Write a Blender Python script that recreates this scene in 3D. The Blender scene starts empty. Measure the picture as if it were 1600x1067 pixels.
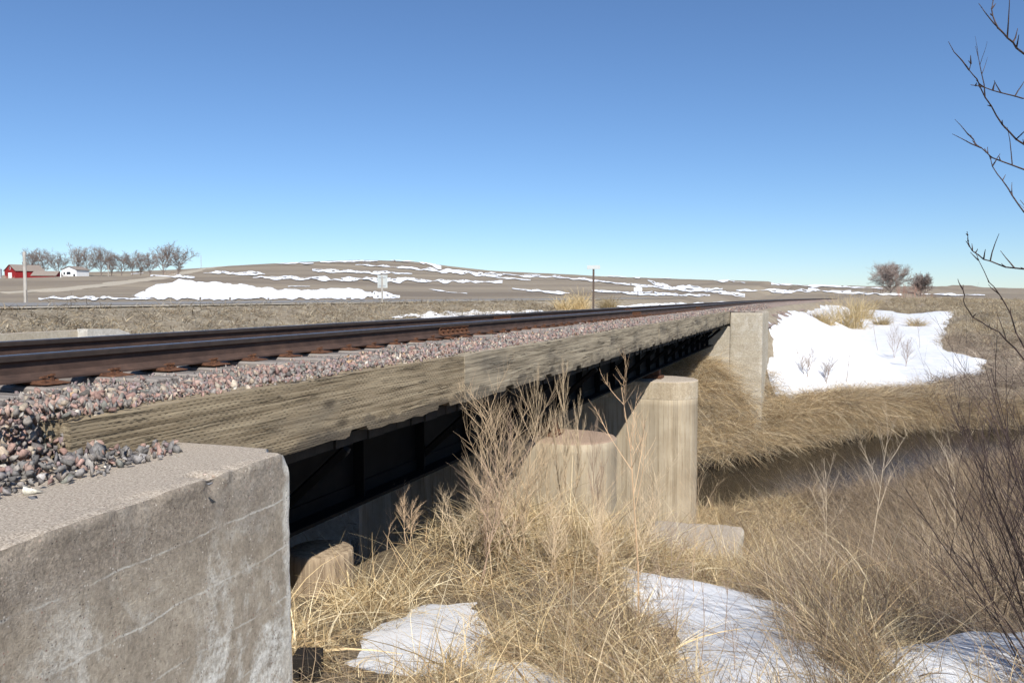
import bpy, bmesh, math, random
import numpy as np
from mathutils import Vector, Matrix, Euler
random.seed(7); RNG = np.random.default_rng(11)
S = bpy.context.scene
COL = S.collection
R = math.radians

# ------------------------------------------------------------------ camera, sky, sun, exposure
F_PX, CU, CV, VH, VPX = 1291.0, 800.0, 533.5, 463.0, 1283.0
CAMZ = 0.365
YAW = math.atan((VPX - CU) / F_PX)          # the track runs along +y, the lens looks to its left
PITCH = math.atan((CV - VH) / F_PX)
cam_d = bpy.data.cameras.new('camera'); cam = bpy.data.objects.new('camera', cam_d); COL.objects.link(cam)
cam_d.sensor_width = 36; cam_d.lens = F_PX / 1600 * 36; cam_d.clip_start = 0.05; cam_d.clip_end = 8000
cam.location = (0, 0, CAMZ); cam.rotation_euler = (R(90) - PITCH, 0, YAW)
S.camera = cam

SUN = Vector((0.62, -0.85, 1.0)).normalized()
SUN_EL = math.asin(SUN.z); SUN_AZ = math.atan2(SUN.x, SUN.y)
W = bpy.data.worlds.new('World'); S.world = W; W.use_nodes = True
wn = W.node_tree.nodes; wl = W.node_tree.links
bgn = wn['Background']
sky = wn.new('ShaderNodeTexSky'); sky.sky_type = 'NISHITA'; sky.sun_disc = False
sky.sun_elevation = SUN_EL; sky.sun_rotation = SUN_AZ
sky.altitude = 2500; sky.air_density = 1.2; sky.dust_density = 0.5; sky.ozone_density = 8.0
bgn.inputs['Strength'].default_value = 0.094
wl.new(sky.outputs['Color'], bgn.inputs['Color'])
sd = bpy.data.lights.new('sun', 'SUN'); sd.energy = 5.0; sd.angle = R(0.53); sd.color = (1.0, 0.955, 0.88)
sun = bpy.data.objects.new('sun', sd); COL.objects.link(sun)
sun.rotation_euler = (-SUN).to_track_quat('-Z', 'Y').to_euler()
S.view_settings.view_transform = 'Standard'; S.view_settings.look = 'None'
S.view_settings.exposure = 0.4; S.view_settings.gamma = 1.0
S.view_settings.use_curve_mapping = False
S.cycles.debug_use_spatial_splits = True; S.cycles.use_adaptive_sampling = True; S.cycles.adaptive_threshold = 0.03
S.cycles.max_bounces = 4; S.cycles.diffuse_bounces = 2; S.cycles.glossy_bounces = 2
S.cycles.transmission_bounces = 2; S.cycles.transparent_max_bounces = 4

# ------------------------------------------------------------------ pixel -> ray (photo pixels), plan helpers
CA, SA = math.cos(YAW), math.sin(YAW)
def plan(X, Z):                               # camera-plan (right, forward) -> world x, y
    return X * CA - Z * SA, X * SA + Z * CA
def unplan(x, y):
    return x * CA + y * SA, -x * SA + y * CA
def ray(u, v):
    a = (np.asarray(u, float) - CU) / F_PX; b = (CV - np.asarray(v, float)) / F_PX
    cp, sp = math.cos(PITCH), math.sin(PITCH)
    Zf = cp + b * sp; up = b * cp - sp
    x, y = a * CA - Zf * SA, a * SA + Zf * CA
    return x, y, up

# ------------------------------------------------------------------ numpy noise
def _h(i, j, k=0):
    n = (i.astype(np.int64) * 374761393 + j.astype(np.int64) * 668265263 + k * 1442695041) & 0xffffffff
    n = ((n ^ (n >> 13)) * 1274126177) & 0xffffffff
    n = n ^ (n >> 16)
    return (n & 0xffff) / 65535.0
def vnoise(x, y, seed=0):
    x = np.asarray(x, float); y = np.asarray(y, float)
    i = np.floor(x); j = np.floor(y); fx = x - i; fy = y - j
    fx = fx * fx * (3 - 2 * fx); fy = fy * fy * (3 - 2 * fy)
    a = _h(i, j, seed); b = _h(i + 1, j, seed); c = _h(i, j + 1, seed); d = _h(i + 1, j + 1, seed)
    return (a * (1 - fx) + b * fx) * (1 - fy) + (c * (1 - fx) + d * fx) * fy - 0.5
def fbm(x, y, o=4, seed=0):
    s = 0; a = 1
    for q in range(o):
        s = s + a * vnoise(np.asarray(x) * 2 ** q + 13.1 * q, np.asarray(y) * 2 ** q - 7.7 * q, seed + q); a *= 0.5
    return s
def sst(a, b, x):
    t = np.clip((np.asarray(x, float) - a) / (b - a), 0, 1); return t * t * (3 - 2 * t)

# ------------------------------------------------------------------ terrain
CREEK = np.array([(-40, 12), (-22, 15.5), (-14, 20), (-8, 22.2), (-4, 24.7), (-1, 28.5), (2, 33.6), (6, 38), (12, 40.4), (22, 41.8), (42, 43), (90, 53)], float)
CW = 2.4
def creek_d(x, y):                            # signed distance, + on the far side
    x = np.asarray(x, float); y = np.asarray(y, float)
    best = np.full(x.shape, 1e9); sg = np.ones(x.shape)
    for (ax, ay), (bx, by) in zip(CREEK[:-1], CREEK[1:]):
        dx, dy = bx - ax, by - ay
        t = np.clip(((x - ax) * dx + (y - ay) * dy) / (dx * dx + dy * dy), 0, 1)
        px, py = x - ax - t * dx, y - ay - t * dy
        d = np.hypot(px, py)
        m = d < best
        best = np.where(m, d, best); sg = np.where(m, np.sign(dx * py - dy * px), sg)
    return best * sg
RU = [-300, 0, 150, 290, 380, 470, 560, 640, 690, 760, 830, 1000, 1100, 1200, 1300, 1400, 1500, 1600, 1900]
RV = [436, 430, 425, 420, 413, 409, 405.5, 406.5, 413, 420.5, 424.5, 433, 437, 443, 447, 452, 456.5, 458.5, 460]
RZ = 720.0
RX = [(u - CU) / F_PX * RZ for u in RU]; RH = [(VH - v) / F_PX * RZ for v in RV]
def xc(y):
    return -5.47 + np.maximum(0, np.asarray(y, float) - 48) ** 2 / (2 * 900.0)
Y0, Y1 = 3.45, 31.8                           # abutment faces
def terrain(x, y, detail=True):
    x = np.asarray(x, float); y = np.asarray(y, float)
    X, Z = unplan(x, y)
    d = creek_d(x, y); CW = np.interp(x, [-4, 3], [2.1, 2.7])
    # near side of the creek: by distance from the water's edge
    dn = np.maximum(0, -d - CW)
    near = np.interp(dn, [0, 0.5, 3, 8.5, 10.5, 13.5, 16, 19, 25, 60, 400], [-5.75, -5.45, -5.25, -4.55, -3.7, -2.55, -1.95, -1.5, -1.25, -1.1, -1.0])
    df = np.maximum(0, d - CW)
    L = np.interp(x, [-3.2, -2.1, -1.5, 0, 4], [-2.2, -2.5, -3.05, -3.55, -4.1])
    gk = sst(-2.4, 0.8, x)
    rise = np.interp(df, [0, 0.15, 0.5, 1.2, 3.5], [0, 0.25, 0.7, 0.86, 1.0]) * gk + np.interp(df, [0, 0.3, 0.9, 1.7], [0, 0.3, 0.68, 1.0]) * (1 - gk)
    low = -1.9 - 0.0 * x
    far = -5.75 + (L + 5.75) * rise + (low - L) * sst(6, 75, df) + 0.9 * sst(70, 400, df)
    base = np.where(d < 0, near, far)
    base = base + 0.2 * np.exp(-((x + 2.3) / 1.7) ** 2 - ((y - 10.6) / 2.0) ** 2) + 0.8 * np.exp(-((x + 3.3) / 1.4) ** 2 - ((y - 8.7) / 2.2) ** 2) - 0.75 * np.exp(-((x + 1.5) / 1.3) ** 2 - ((y - 13.4) / 1.3) ** 2)
    # left of the track: ditch, then the highway bank
    D = -x
    left = np.interp(D, [8, 11.5, 15.5, 18.5, 20.8, 23, 38, 41, 60], [-1.0, -1.9, -1.9, -0.75, 0.0, 0.02, 0.02, -0.35, -0.35])
    lw = sst(9.0, 12.0, D)
    base = base * (1 - lw) + left * lw
    # railway embankment outside the bridge
    lat = np.abs(x - xc(y))
    cl = np.where(x < -2.15, sst(Y1 + 0.25, Y1 + 0.5, y), sst(Y1 - 0.2, Y1 + 7.0, y))
    emb_far = -0.42 - np.maximum(0, lat - 2.55) * np.interp(y, [33, 47], [1.15, 0.5])
    emb_near = -0.42 - np.where(x > -5.47, np.maximum(0, lat - 2.5) * 9.0, np.maximum(0, lat - 2.6) * 0.6)
    z = base
    z = np.where(y > Y1 - 0.2, np.maximum(z, emb_far - 3.4 * (1 - cl)), z)
    z = np.where(y < Y0 - 0.35, np.maximum(z, emb_near), z)
    # hills
    t = np.clip((Z - 130) / (RZ - 130), 0, 1.6)
    hp = np.where(t < 1, t ** 1.25, 1 - 0.25 * (t - 1))
    hill = np.interp(X, RX, RH) * hp
    hill = hill + (fbm(X / 150.0, Z / 110.0, 2, 5) * 5.0) * sst(0.05, 0.4, t) * sst(1.05, 0.8, t)
    z = z + np.maximum(hill, 0) * sst(0, 0.03, t)
    if detail:
        r = np.hypot(x, y)
        rough = (0.16 * fbm(x / 1.3, y / 1.3, 4, 1) + 0.05 * fbm(x * 3, y * 3, 2, 9)) * sst(120, 40, r)
        m = 1 - sst(17.5, 20.5, D) * sst(43, 38, D)
        m = m * (1 - sst(3.0, 2.4, lat) * (1 - sst(Y0 - 0.3, Y0, y) * sst(Y1 + 0.4, Y1, y)))
        z = z + rough * m + 0.35 * fbm(x / 9, y / 9, 2, 3) * sst(9, 25, r) * m * sst(CW, CW + 4, np.abs(d))
    return z
def tz(x, y): return float(terrain(np.array([x]), np.array([y]))[0])
def px_ground(u, v, tmax=1500, off=0.0):
    dx, dy, dz = ray(u, v)
    n = np.hypot(dx, dy); dx, dy, dz = dx / n, dy / n, dz / n
    ts = np.geomspace(1.6, tmax, 700)
    P = terrain(np.multiply.outer(ts, dx), np.multiply.outer(ts, dy)) + off
    H = CAMZ + np.multiply.outer(ts, dz) - P
    hit = H < 0
    k = np.where(hit.any(0), hit.argmax(0), len(ts) - 1)
    k = np.maximum(k, 1); ar = np.arange(len(k)) if np.ndim(k) else None
    if ar is None:
        h0, h1 = H[k - 1], H[k]
    else:
        h0, h1 = H[k - 1, ar], H[k, ar]
    f = np.clip(h0 / (h0 - h1 + 1e-9), 0, 1); t = ts[k - 1] * (1 - f) + ts[k] * f
    return dx * t, dy * t, CAMZ + dz * t
def pix_at_lat(u, D):                          # world y of a point at lateral distance D left of the lens, seen at column u
    return D / math.tan(YAW - math.atan((u - CU) / F_PX))

# ------------------------------------------------------------------ mesh helpers
def mk(name, V, Fc, mat=None, parent=None, col=None, smooth=False, loc=None, midx=None):
    V = np.asarray(V, np.float32).reshape(-1, 3)
    me = bpy.data.meshes.new(name)
    if isinstance(Fc, np.ndarray):
        n, k = Fc.shape
        me.vertices.add(len(V)); me.vertices.foreach_set('co', V.ravel())
        me.loops.add(n * k); me.loops.foreach_set('vertex_index', Fc.astype(np.int32).ravel())
        me.polygons.add(n); me.polygons.foreach_set('loop_start', np.arange(0, n * k, k, dtype=np.int32))
        me.update(calc_edges=True)
    else:
        me.from_pydata(V.tolist(), [], Fc); me.update()
    if col is not None:
        a = me.color_attributes.new('Col', 'FLOAT_COLOR', 'POINT')
        c = np.ones((len(V), 4), np.float32); c[:, :3] = col
        a.data.foreach_set('color', c.ravel())
    if smooth: me.polygons.foreach_set('use_smooth', np.ones(len(me.polygons), bool))
    for m in (mat if isinstance(mat, (list, tuple)) else [mat] if mat else []): me.materials.append(m)
    if midx is not None: me.polygons.foreach_set('material_index', np.asarray(midx, np.int32))
    me.validate()
    o = bpy.data.objects.new(name, me); COL.objects.link(o)
    if loc is not None: o.location = loc
    if parent is not None: o.parent = parent
    return o
def tag(o, label=None, cat=None, group=None, kind=None):
    if label: o['label'] = label
    if cat: o['category'] = cat
    if group: o['group'] = group
    if kind: o['kind'] = kind
    return o
def empty(name, loc=(0, 0, 0), rz=0):
    o = bpy.data.objects.new(name, None); COL.objects.link(o); o.location = loc; o.rotation_euler = (0, 0, rz)
    o.empty_display_size = 0.2
    return o
class MB:                                      # small shape collector
    def __init__(s): s.v = []; s.f = []
    def add(s, V, Fc):
        b = len(s.v); s.v += [tuple(p) for p in V]; s.f += [tuple(i + b for i in q) for q in Fc]; return s
    def box(s, x0, x1, y0, y1, z0, z1):
        return s.add([(x0, y0, z0), (x1, y0, z0), (x1, y1, z0), (x0, y1, z0), (x0, y0, z1), (x1, y0, z1), (x1, y1, z1), (x0, y1, z1)],
                     [(0, 3, 2, 1), (4, 5, 6, 7), (0, 1, 5, 4), (1, 2, 6, 5), (2, 3, 7, 6), (3, 0, 4, 7)])
    def prism(s, pts, axis, a, b):             # polygon in the two other axes, extruded along axis
        def P(p, t):
            if axis == 'x': return (t, p[0], p[1])
            if axis == 'y': return (p[0], t, p[1])
            return (p[0], p[1], t)
        n = len(pts); V = [P(p, a) for p in pts] + [P(p, b) for p in pts]
        Fc = [tuple(range(n)), tuple(range(2 * n - 1, n - 1, -1))] + [(i, i + n, (i + 1) % n + n, (i + 1) % n) for i in range(n)]
        return s.add(V, Fc)
    def tube(s, pts, rad, k=5, cap=True):
        pts = [Vector(p) for p in pts]; n = len(pts)
        if not isinstance(rad, (list, tuple)): rad = [rad] * n
        V = []; Fc = []
        for i, p in enumerate(pts):
            t = (pts[min(i + 1, n - 1)] - pts[max(i - 1, 0)])
            if t.length < 1e-9: t = Vector((0, 0, 1))
            t.normalize(); a = t.cross(Vector((0.31, 0.17, 0.93)))
            if a.length < 1e-3: a = t.cross(Vector((1, 0, 0)))
            a.normalize(); b = t.cross(a)
            for j in range(k):
                th = 2 * math.pi * j / k; V.append(p + (a * math.cos(th) + b * math.sin(th)) * rad[i])
        for i in range(n - 1):
            for j in range(k):
                Fc.append((i * k + j, i * k + (j + 1) % k, (i + 1) * k + (j + 1) % k, (i + 1) * k + j))
        if cap: Fc.append(tuple(range(k - 1, -1, -1))); Fc.append(tuple((n - 1) * k + j for j in range(k)))
        return s.add(V, Fc)
    def build(s, name, mat=None, parent=None, bevel=0, smooth=False, seg=2):
        me = bpy.data.meshes.new(name); me.from_pydata(s.v, [], s.f)
        bm = bmesh.new(); bm.from_mesh(me); bmesh.ops.recalc_face_normals(bm, faces=bm.faces)
        if bevel: bmesh.ops.bevel(bm, geom=list(bm.edges), offset=bevel, segments=seg, profile=0.5, affect='EDGES', clamp_overlap=True)
        bm.to_mesh(me); bm.free()
        if smooth:
            for p in me.polygons: p.use_smooth = True
        if mat: me.materials.append(mat)
        o = bpy.data.objects.new(name, me); COL.objects.link(o)
        if parent is not None: o.parent = parent
        return o
def grid_box(lo, hi, step, r):                 # finely gridded rounded box: verts, quads, normals
    lo = np.array(lo, float); hi = np.array(hi, float); V = []; Fc = []; b = 0
    for ax in range(3):
        i, j = [q for q in range(3) if q != ax]
        ni = max(2, int((hi[i] - lo[i]) / step) + 1); nj = max(2, int((hi[j] - lo[j]) / step) + 1)
        gi, gj = np.meshgrid(np.linspace(lo[i], hi[i], ni), np.linspace(lo[j], hi[j], nj), indexing='ij')
        for side in (0, 1):
            P = np.zeros((ni * nj, 3)); P[:, i] = gi.ravel(); P[:, j] = gj.ravel(); P[:, ax] = (lo, hi)[side][ax]
            q = np.arange(ni * nj).reshape(ni, nj)
            f = np.stack([q[:-1, :-1], q[1:, :-1], q[1:, 1:], q[:-1, 1:]], -1).reshape(-1, 4)
            if (side == 0) == (ax != 1): f = f[:, ::-1]
            V.append(P); Fc.append(f + b); b += len(P)
    V = np.concatenate(V); Fc = np.concatenate(Fc)
    q = np.clip(V, lo + r, hi - r); n = V - q; ln = np.linalg.norm(n, axis=1, keepdims=True); n = n / np.maximum(ln, 1e-9)
    return q + n * r, Fc, n

# ------------------------------------------------------------------ material helper
class NT:
    def __init__(s, name, rough=0.9, spec=0.25):
        s.m = bpy.data.materials.new(name); s.m.use_nodes = True; s.t = s.m.node_tree
        s.b = s.t.nodes['Principled BSDF']; s.b.inputs['Roughness'].default_value = rough
        s.b.inputs['Specular IOR Level'].default_value = spec
        s.out = s.t.nodes['Material Output']
    def n(s, typ, **kw):
        nd = s.t.nodes.new('ShaderNode' + typ)
        for k, v in kw.items():
            if hasattr(nd, k): setattr(nd, k, v)
        return nd
    def put(s, sock, v):
        if isinstance(v, bpy.types.NodeSocket): s.t.links.new(v, sock)
        elif v is not None:
            if hasattr(sock, 'default_value') and sock.type == 'RGBA' and len(v) == 3: v = (*v, 1)
            sock.default_value = v
    def pos(s): return s.n('NewGeometry').outputs['Position']
    def obj(s): return s.n('TexCoord').outputs['Object']
    def mapping(s, vec, scale=(1, 1, 1), rot=(0, 0, 0), loc=(0, 0, 0)):
        m = s.n('Mapping'); s.put(m.inputs['Vector'], vec); m.inputs['Scale'].default_value = scale
        m.inputs['Rotation'].default_value = rot; m.inputs['Location'].default_value = loc
        return m.outputs[0]
    def noise(s, vec, scale, detail=4, rough=0.6, dist=0):
        q = s.n('TexNoise'); s.put(q.inputs['Vector'], vec); q.inputs['Scale'].default_value = scale
        q.inputs['Detail'].default_value = detail; q.inputs['Roughness'].default_value = rough; q.inputs['Distortion'].default_value = dist
        return q.outputs['Fac']
    def voro(s, vec, scale, out='Color', feat='F1', rnd=1.0):
        q = s.n('TexVoronoi', feature=feat); s.put(q.inputs['Vector'], vec); q.inputs['Scale'].default_value = scale
        q.inputs['Randomness'].default_value = rnd
        return q.outputs[out]
    def ramp(s, fac, stops, interp='LINEAR'):
        q = s.n('ValToRGB'); q.color_ramp.interpolation = interp; e = q.color_ramp.elements
        while len(e) < len(stops): e.new(0.5)
        for k, (p, c) in zip(e, stops):
            k.position = p; k.color = (*c, 1) if isinstance(c, (tuple, list)) else (c, c, c, 1)
        s.put(q.inputs['Fac'], fac); return q.outputs['Color']
    def mix(s, fac, a, b, mode='MIX'):
        q = s.n('MixRGB', blend_type=mode); s.put(q.inputs['Fac'], fac); s.put(q.inputs['Color1'], a); s.put(q.inputs['Color2'], b)
        return q.outputs[0]
    def math(s, op, a, b=None, clamp=False):
        q = s.n('Math', operation=op, use_clamp=clamp); s.put(q.inputs[0], a)
        if b is not None: s.put(q.inputs[1], b)
        return q.outputs[0]
    def sep(s, vec):
        q = s.n('SeparateXYZ'); s.put(q.inputs[0], vec); return q.outputs
    def bump(s, h, strength=0.5, dist=0.01, prev=None):
        q = s.n('Bump'); s.put(q.inputs['Height'], h); q.inputs['Strength'].default_value = strength; q.inputs['Distance'].default_value = dist
        if prev is not None: s.put(q.inputs['Normal'], prev)
        return q.outputs[0]
    def fin(s, col=None, normal=None, rough=None):
        s.put(s.b.inputs['Base Color'], col)
        if normal is not None: s.put(s.b.inputs['Normal'], normal)
        if rough is not None: s.put(s.b.inputs['Roughness'], rough)
        return s.m
def attr_col(t, name='Col'):
    a = t.n('Attribute'); a.attribute_name = name; return a.outputs['Color']
def plain(name, c, rough=0.85, var=0.15, scale=6.0, bump=0.0):
    t = NT(name, rough); p = t.obj(); f = t.noise(p, scale, 5)
    c1 = tuple(q * (1 - var) for q in c); c2 = tuple(min(1, q * (1 + var)) for q in c)
    return t.fin(t.ramp(f, [(0.3, c1), (0.7, c2)]), t.bump(f, bump, 0.02) if bump else None)

M = {}
# ground: soil, litter and, far off, bare fields with faint rows
t = NT('ground'); p = t.pos()
n1 = t.noise(p, 0.9, 6, 0.65); n2 = t.noise(p, 14, 5, 0.7); n3 = t.noise(p, 90, 2, 0.6)
c = t.ramp(n2, [(0.28, (0.085, 0.062, 0.042)), (0.5, (0.2, 0.155, 0.1)), (0.72, (0.34, 0.275, 0.175))])
c = t.mix(t.ramp(n1, [(0.35, 0.0), (0.7, 0.55)]), c, (0.15, 0.115, 0.08))
pr = t.mapping(p, (1, 1, 0), (0, 0, -YAW))
far_c = t.ramp(t.noise(t.mapping(pr, (0.006, 0.03, 1)), 1.0, 6, 0.62, 0.5), [(0.3, (0.165, 0.135, 0.103)), (0.5, (0.235, 0.197, 0.15)), (0.7, (0.33, 0.28, 0.205))])
far_c = t.mix(t.ramp(t.noise(t.mapping(pr, (0.02, 0.6, 1)), 1.0, 3), [(0.45, 0.0), (0.7, 0.4)]), far_c, (0.165, 0.13, 0.095))
verge = t.ramp(t.noise(p, 1.6, 6, 0.75), [(0.3, (0.17, 0.135, 0.095)), (0.5, (0.29, 0.245, 0.18)), (0.72, (0.42, 0.37, 0.29))])
dist = t.n('VectorMath', operation='LENGTH'); t.put(dist.inputs[0], p)
fm = t.ramp(t.math('DIVIDE', dist.outputs['Value'], 200.0), [(0.42, 0.0), (0.62, 1.0)])
vm = t.ramp(t.math('DIVIDE', dist.outputs['Value'], 100.0), [(0.1, 0.0), (0.2, 1.0)])
c = t.mix(vm, c, verge); c = t.mix(fm, c, far_c)
mud = t.ramp(t.noise(t.mapping(p, (1, 1, 3)), 3.0, 6, 0.7), [(0.3, (0.018, 0.014, 0.011)), (0.7, (0.06, 0.047, 0.035))])
mz = t.math('ADD', t.sep(p)[2], t.math('MULTIPLY', t.noise(p, 1.4, 4), 0.5)); c = t.mix(t.math('MULTIPLY', t.ramp(t.math('MULTIPLY', t.math('ADD', mz, 5.15), 1.0), [(0.0, 1.0), (0.55, 0.0)]), t.math('SUBTRACT', 1.0, fm)), c, mud)
M['ground'] = t.fin(c, t.bump(n3, 0.7, 0.02, t.bump(n2, 0.8, 0.08)))
# snow
t = NT('snow', 0.55, 0.3); p = t.pos()
n1 = t.noise(t.mapping(p, (1, 1.6, 1)), 3.5, 5, 0.6); n2 = t.noise(p, 60, 3, 0.6)
c = t.ramp(t.noise(p, 1.1, 5), [(0.35, (0.62, 0.635, 0.66)), (0.65, (0.72, 0.72, 0.725))])
c = t.mix(t.ramp(t.noise(p, 22, 4, 0.7), [(0.6, 0.0), (0.78, 0.5)]), c, (0.36, 0.3, 0.22))
M['snow'] = t.fin(c, t.bump(n2, 0.3, 0.01, t.bump(n1, 0.3, 0.06)))
t = NT('old_snow', 0.6, 0.2); p = t.pos()
M['snow_far'] = t.fin(t.ramp(t.noise(p, 0.08, 5), [(0.3, (0.7, 0.72, 0.75)), (0.6, (0.8, 0.8, 0.805))]))
# water
t = NT('water', 0.16, 0.3); p = t.pos()
M['water'] = t.fin((0.012, 0.0105, 0.0085), t.bump(t.noise(t.mapping(p, (1, 2, 1)), 5, 3), 0.3, 0.05))
# asphalt, gravel
t = NT('asphalt'); p = t.pos()
M['asphalt'] = t.fin(t.ramp(t.noise(t.mapping(p, (1, 0.05, 1)), 1.2, 4), [(0.3, (0.17, 0.165, 0.16)), (0.7, (0.25, 0.24, 0.23))]))
t = NT('shoulder_gravel'); p = t.pos()
M['gravel'] = t.fin(t.ramp(t.noise(p, 2.5, 6, 0.7), [(0.3, (0.3, 0.26, 0.2)), (0.7, (0.46, 0.41, 0.33))]))
# concrete of the near abutment
def concrete(name, lines=True, base=((0.27, 0.225, 0.172), (0.43, 0.375, 0.3)), white=0.9, streak=0.0, rough_top=None, edge_y=None):
    t = NT(name, 0.92, 0.2); p = t.pos(); xyz = t.sep(p)
    n1 = t.noise(p, 2.2, 6, 0.65); n2 = t.noise(p, 16, 6, 0.7); n3 = t.noise(p, 110, 4, 0.75)
    c = t.ramp(n1, [(0.3, base[0]), (0.7, base[1])])
    c = t.mix(0.5, c, t.ramp(n2, [(0.3, tuple(q * 0.75 for q in base[0])), (0.7, tuple(q * 1.2 for q in base[1]))]))
    up = t.sep(t.n('NewGeometry').outputs['Normal'])[2]
    upm = t.ramp(up, [(0.55, 0.0), (0.85, 1.0)])
    topc = t.ramp(n3, [(0.3, (0.2, 0.165, 0.13)), (0.52, (0.385, 0.33, 0.268)), (0.75, (0.55, 0.49, 0.41))])
    # lime stains with their own outline
    st = t.math('MULTIPLY', t.ramp(t.noise(t.mapping(p, (1, 1, 0.75)), 2.6, 8, 0.68, 0.6), [(0.5, 0.0), (0.62, 1.0)]),
                t.ramp(t.noise(p, 24, 6, 0.75), [(0.4, 0.12), (0.58, 1.0)]))
    st = t.math('MULTIPLY', st, t.math('SUBTRACT', 1.0, upm))
    if rough_top is not None:
        st = t.math('MULTIPLY', st, t.ramp(t.math('SUBTRACT', rough_top, xyz[2]), [(0.15, 0.12), (0.75, 1.0)]))
    if rough_top is not None:                  # exposed aggregate band along the top, damp blotches lower down
        zt = t.math('ADD', t.math('SUBTRACT', rough_top, xyz[2]), t.math('MULTIPLY', t.math('SUBTRACT', t.noise(p, 3.5, 5, 0.7), 0.5), 0.3))
        band = t.math('MULTIPLY', t.ramp(zt, [(0.16, 1.0), (0.34, 0.0)]), t.math('SUBTRACT', 1.0, upm))
        c = t.mix(t.math('MULTIPLY', band, 0.75), c, t.ramp(t.noise(p, 70, 5, 0.8), [(0.3, (0.1, 0.085, 0.07)), (0.5, (0.25, 0.21, 0.17)), (0.7, (0.42, 0.36, 0.29))]))
        blo = t.ramp(t.noise(t.mapping(p, (1, 1, 0.5)), 5.0, 6, 0.7), [(0.52, 0.0), (0.7, 0.5)]); c = t.mix(t.math('MULTIPLY', blo, t.math('SUBTRACT', 1.0, upm)), c, (0.15, 0.125, 0.1))
    c = t.mix(t.math('MULTIPLY', st, white), c, (0.74, 0.73, 0.68))
    if edge_y is not None:                     # paler colour down the exposed corner
        ey = t.math('ADD', t.math('SUBTRACT', xyz[1], edge_y), t.math('MULTIPLY', t.math('SUBTRACT', t.noise(p, 9, 6, 0.75), 0.5), 0.22))
        c = t.mix(t.math('MULTIPLY', t.ramp(ey, [(0.0, 0.0), (0.05, 0.85)]), t.ramp(n2, [(0.3, 0.6), (0.6, 1.0)])), c, (0.68, 0.66, 0.6))
    if lines:                                  # lift joints of the form boards
        zz = t.math('ADD', t.math('ADD', xyz[2], t.math('MULTIPLY', t.noise(p, 3.0, 4), 0.06)), t.math('MULTIPLY', t.noise(p, 40, 2), 0.012))
        fr = t.math('FRACT', t.math('DIVIDE', t.math('ADD', zz, 10.03), 0.245))
        ln = t.ramp(t.math('ABSOLUTE', t.math('SUBTRACT', fr, 0.5)), [(0.0, 1.0), (0.028, 0.0)])
        ln = t.math('MULTIPLY', t.math('MULTIPLY', ln, t.ramp(t.noise(p, 5, 4), [(0.42, 0.05), (0.6, 0.8)])), t.math('SUBTRACT', 1.0, upm))
        c = t.mix(ln, c, (0.62, 0.6, 0.55))
    if streak:
        sk = t.noise(t.mapping(p, (9, 9, 0.35)), 1.0, 4, 0.6)
        c = t.mix(streak, c, t.ramp(sk, [(0.3, (0.62, 0.55, 0.45)), (0.55, (1, 1, 1)), (0.7, (0.8, 0.74, 0.62))]), 'MULTIPLY')
    c = t.mix(upm, c, topc)
    # pebbles of the aggregate
    vd = t.voro(p, 75, 'Distance'); vc = t.voro(p, 75, 'Color')
    peb = t.math('MULTIPLY', t.ramp(vd, [(0.2, 1.0), (0.32, 0.0)]), t.ramp(t.sep(vc)[0], [(0.8, 0.0), (0.84, 0.8)]))
    c = t.mix(peb, c, t.ramp(t.sep(vc)[1], [(0.2, (0.07, 0.06, 0.06)), (0.5, (0.3, 0.17, 0.13)), (0.8, (0.6, 0.55, 0.48))]))
    n4 = t.noise(p, 55, 5, 0.8); pit = t.ramp(t.voro(t.mapping(p, (1, 1, 1.3)), 28, 'Distance'), [(0.06, 0.0), (0.14, 1.0)])
    c = t.mix(1.0, c, t.ramp(n4, [(0.3, 0.68), (0.5, 1.02), (0.7, 1.25)]), 'MULTIPLY')
    nb = t.bump(n3, 0.5, 0.005, t.bump(n4, 0.45, 0.008, t.bump(pit, 0.3, 0.004)))
    return t.fin(c, nb)
M['abutment'] = concrete('abutment_concrete', rough_top=-0.4, edge_y=3.36)
M['chamfer'] = concrete('limed_concrete', False, ((0.36, 0.335, 0.29), (0.6, 0.575, 0.52)), 0.6)
M['far_abut'] = concrete('far_abutment_concrete', True, ((0.32, 0.275, 0.21), (0.47, 0.42, 0.33)), 0.3)
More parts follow.
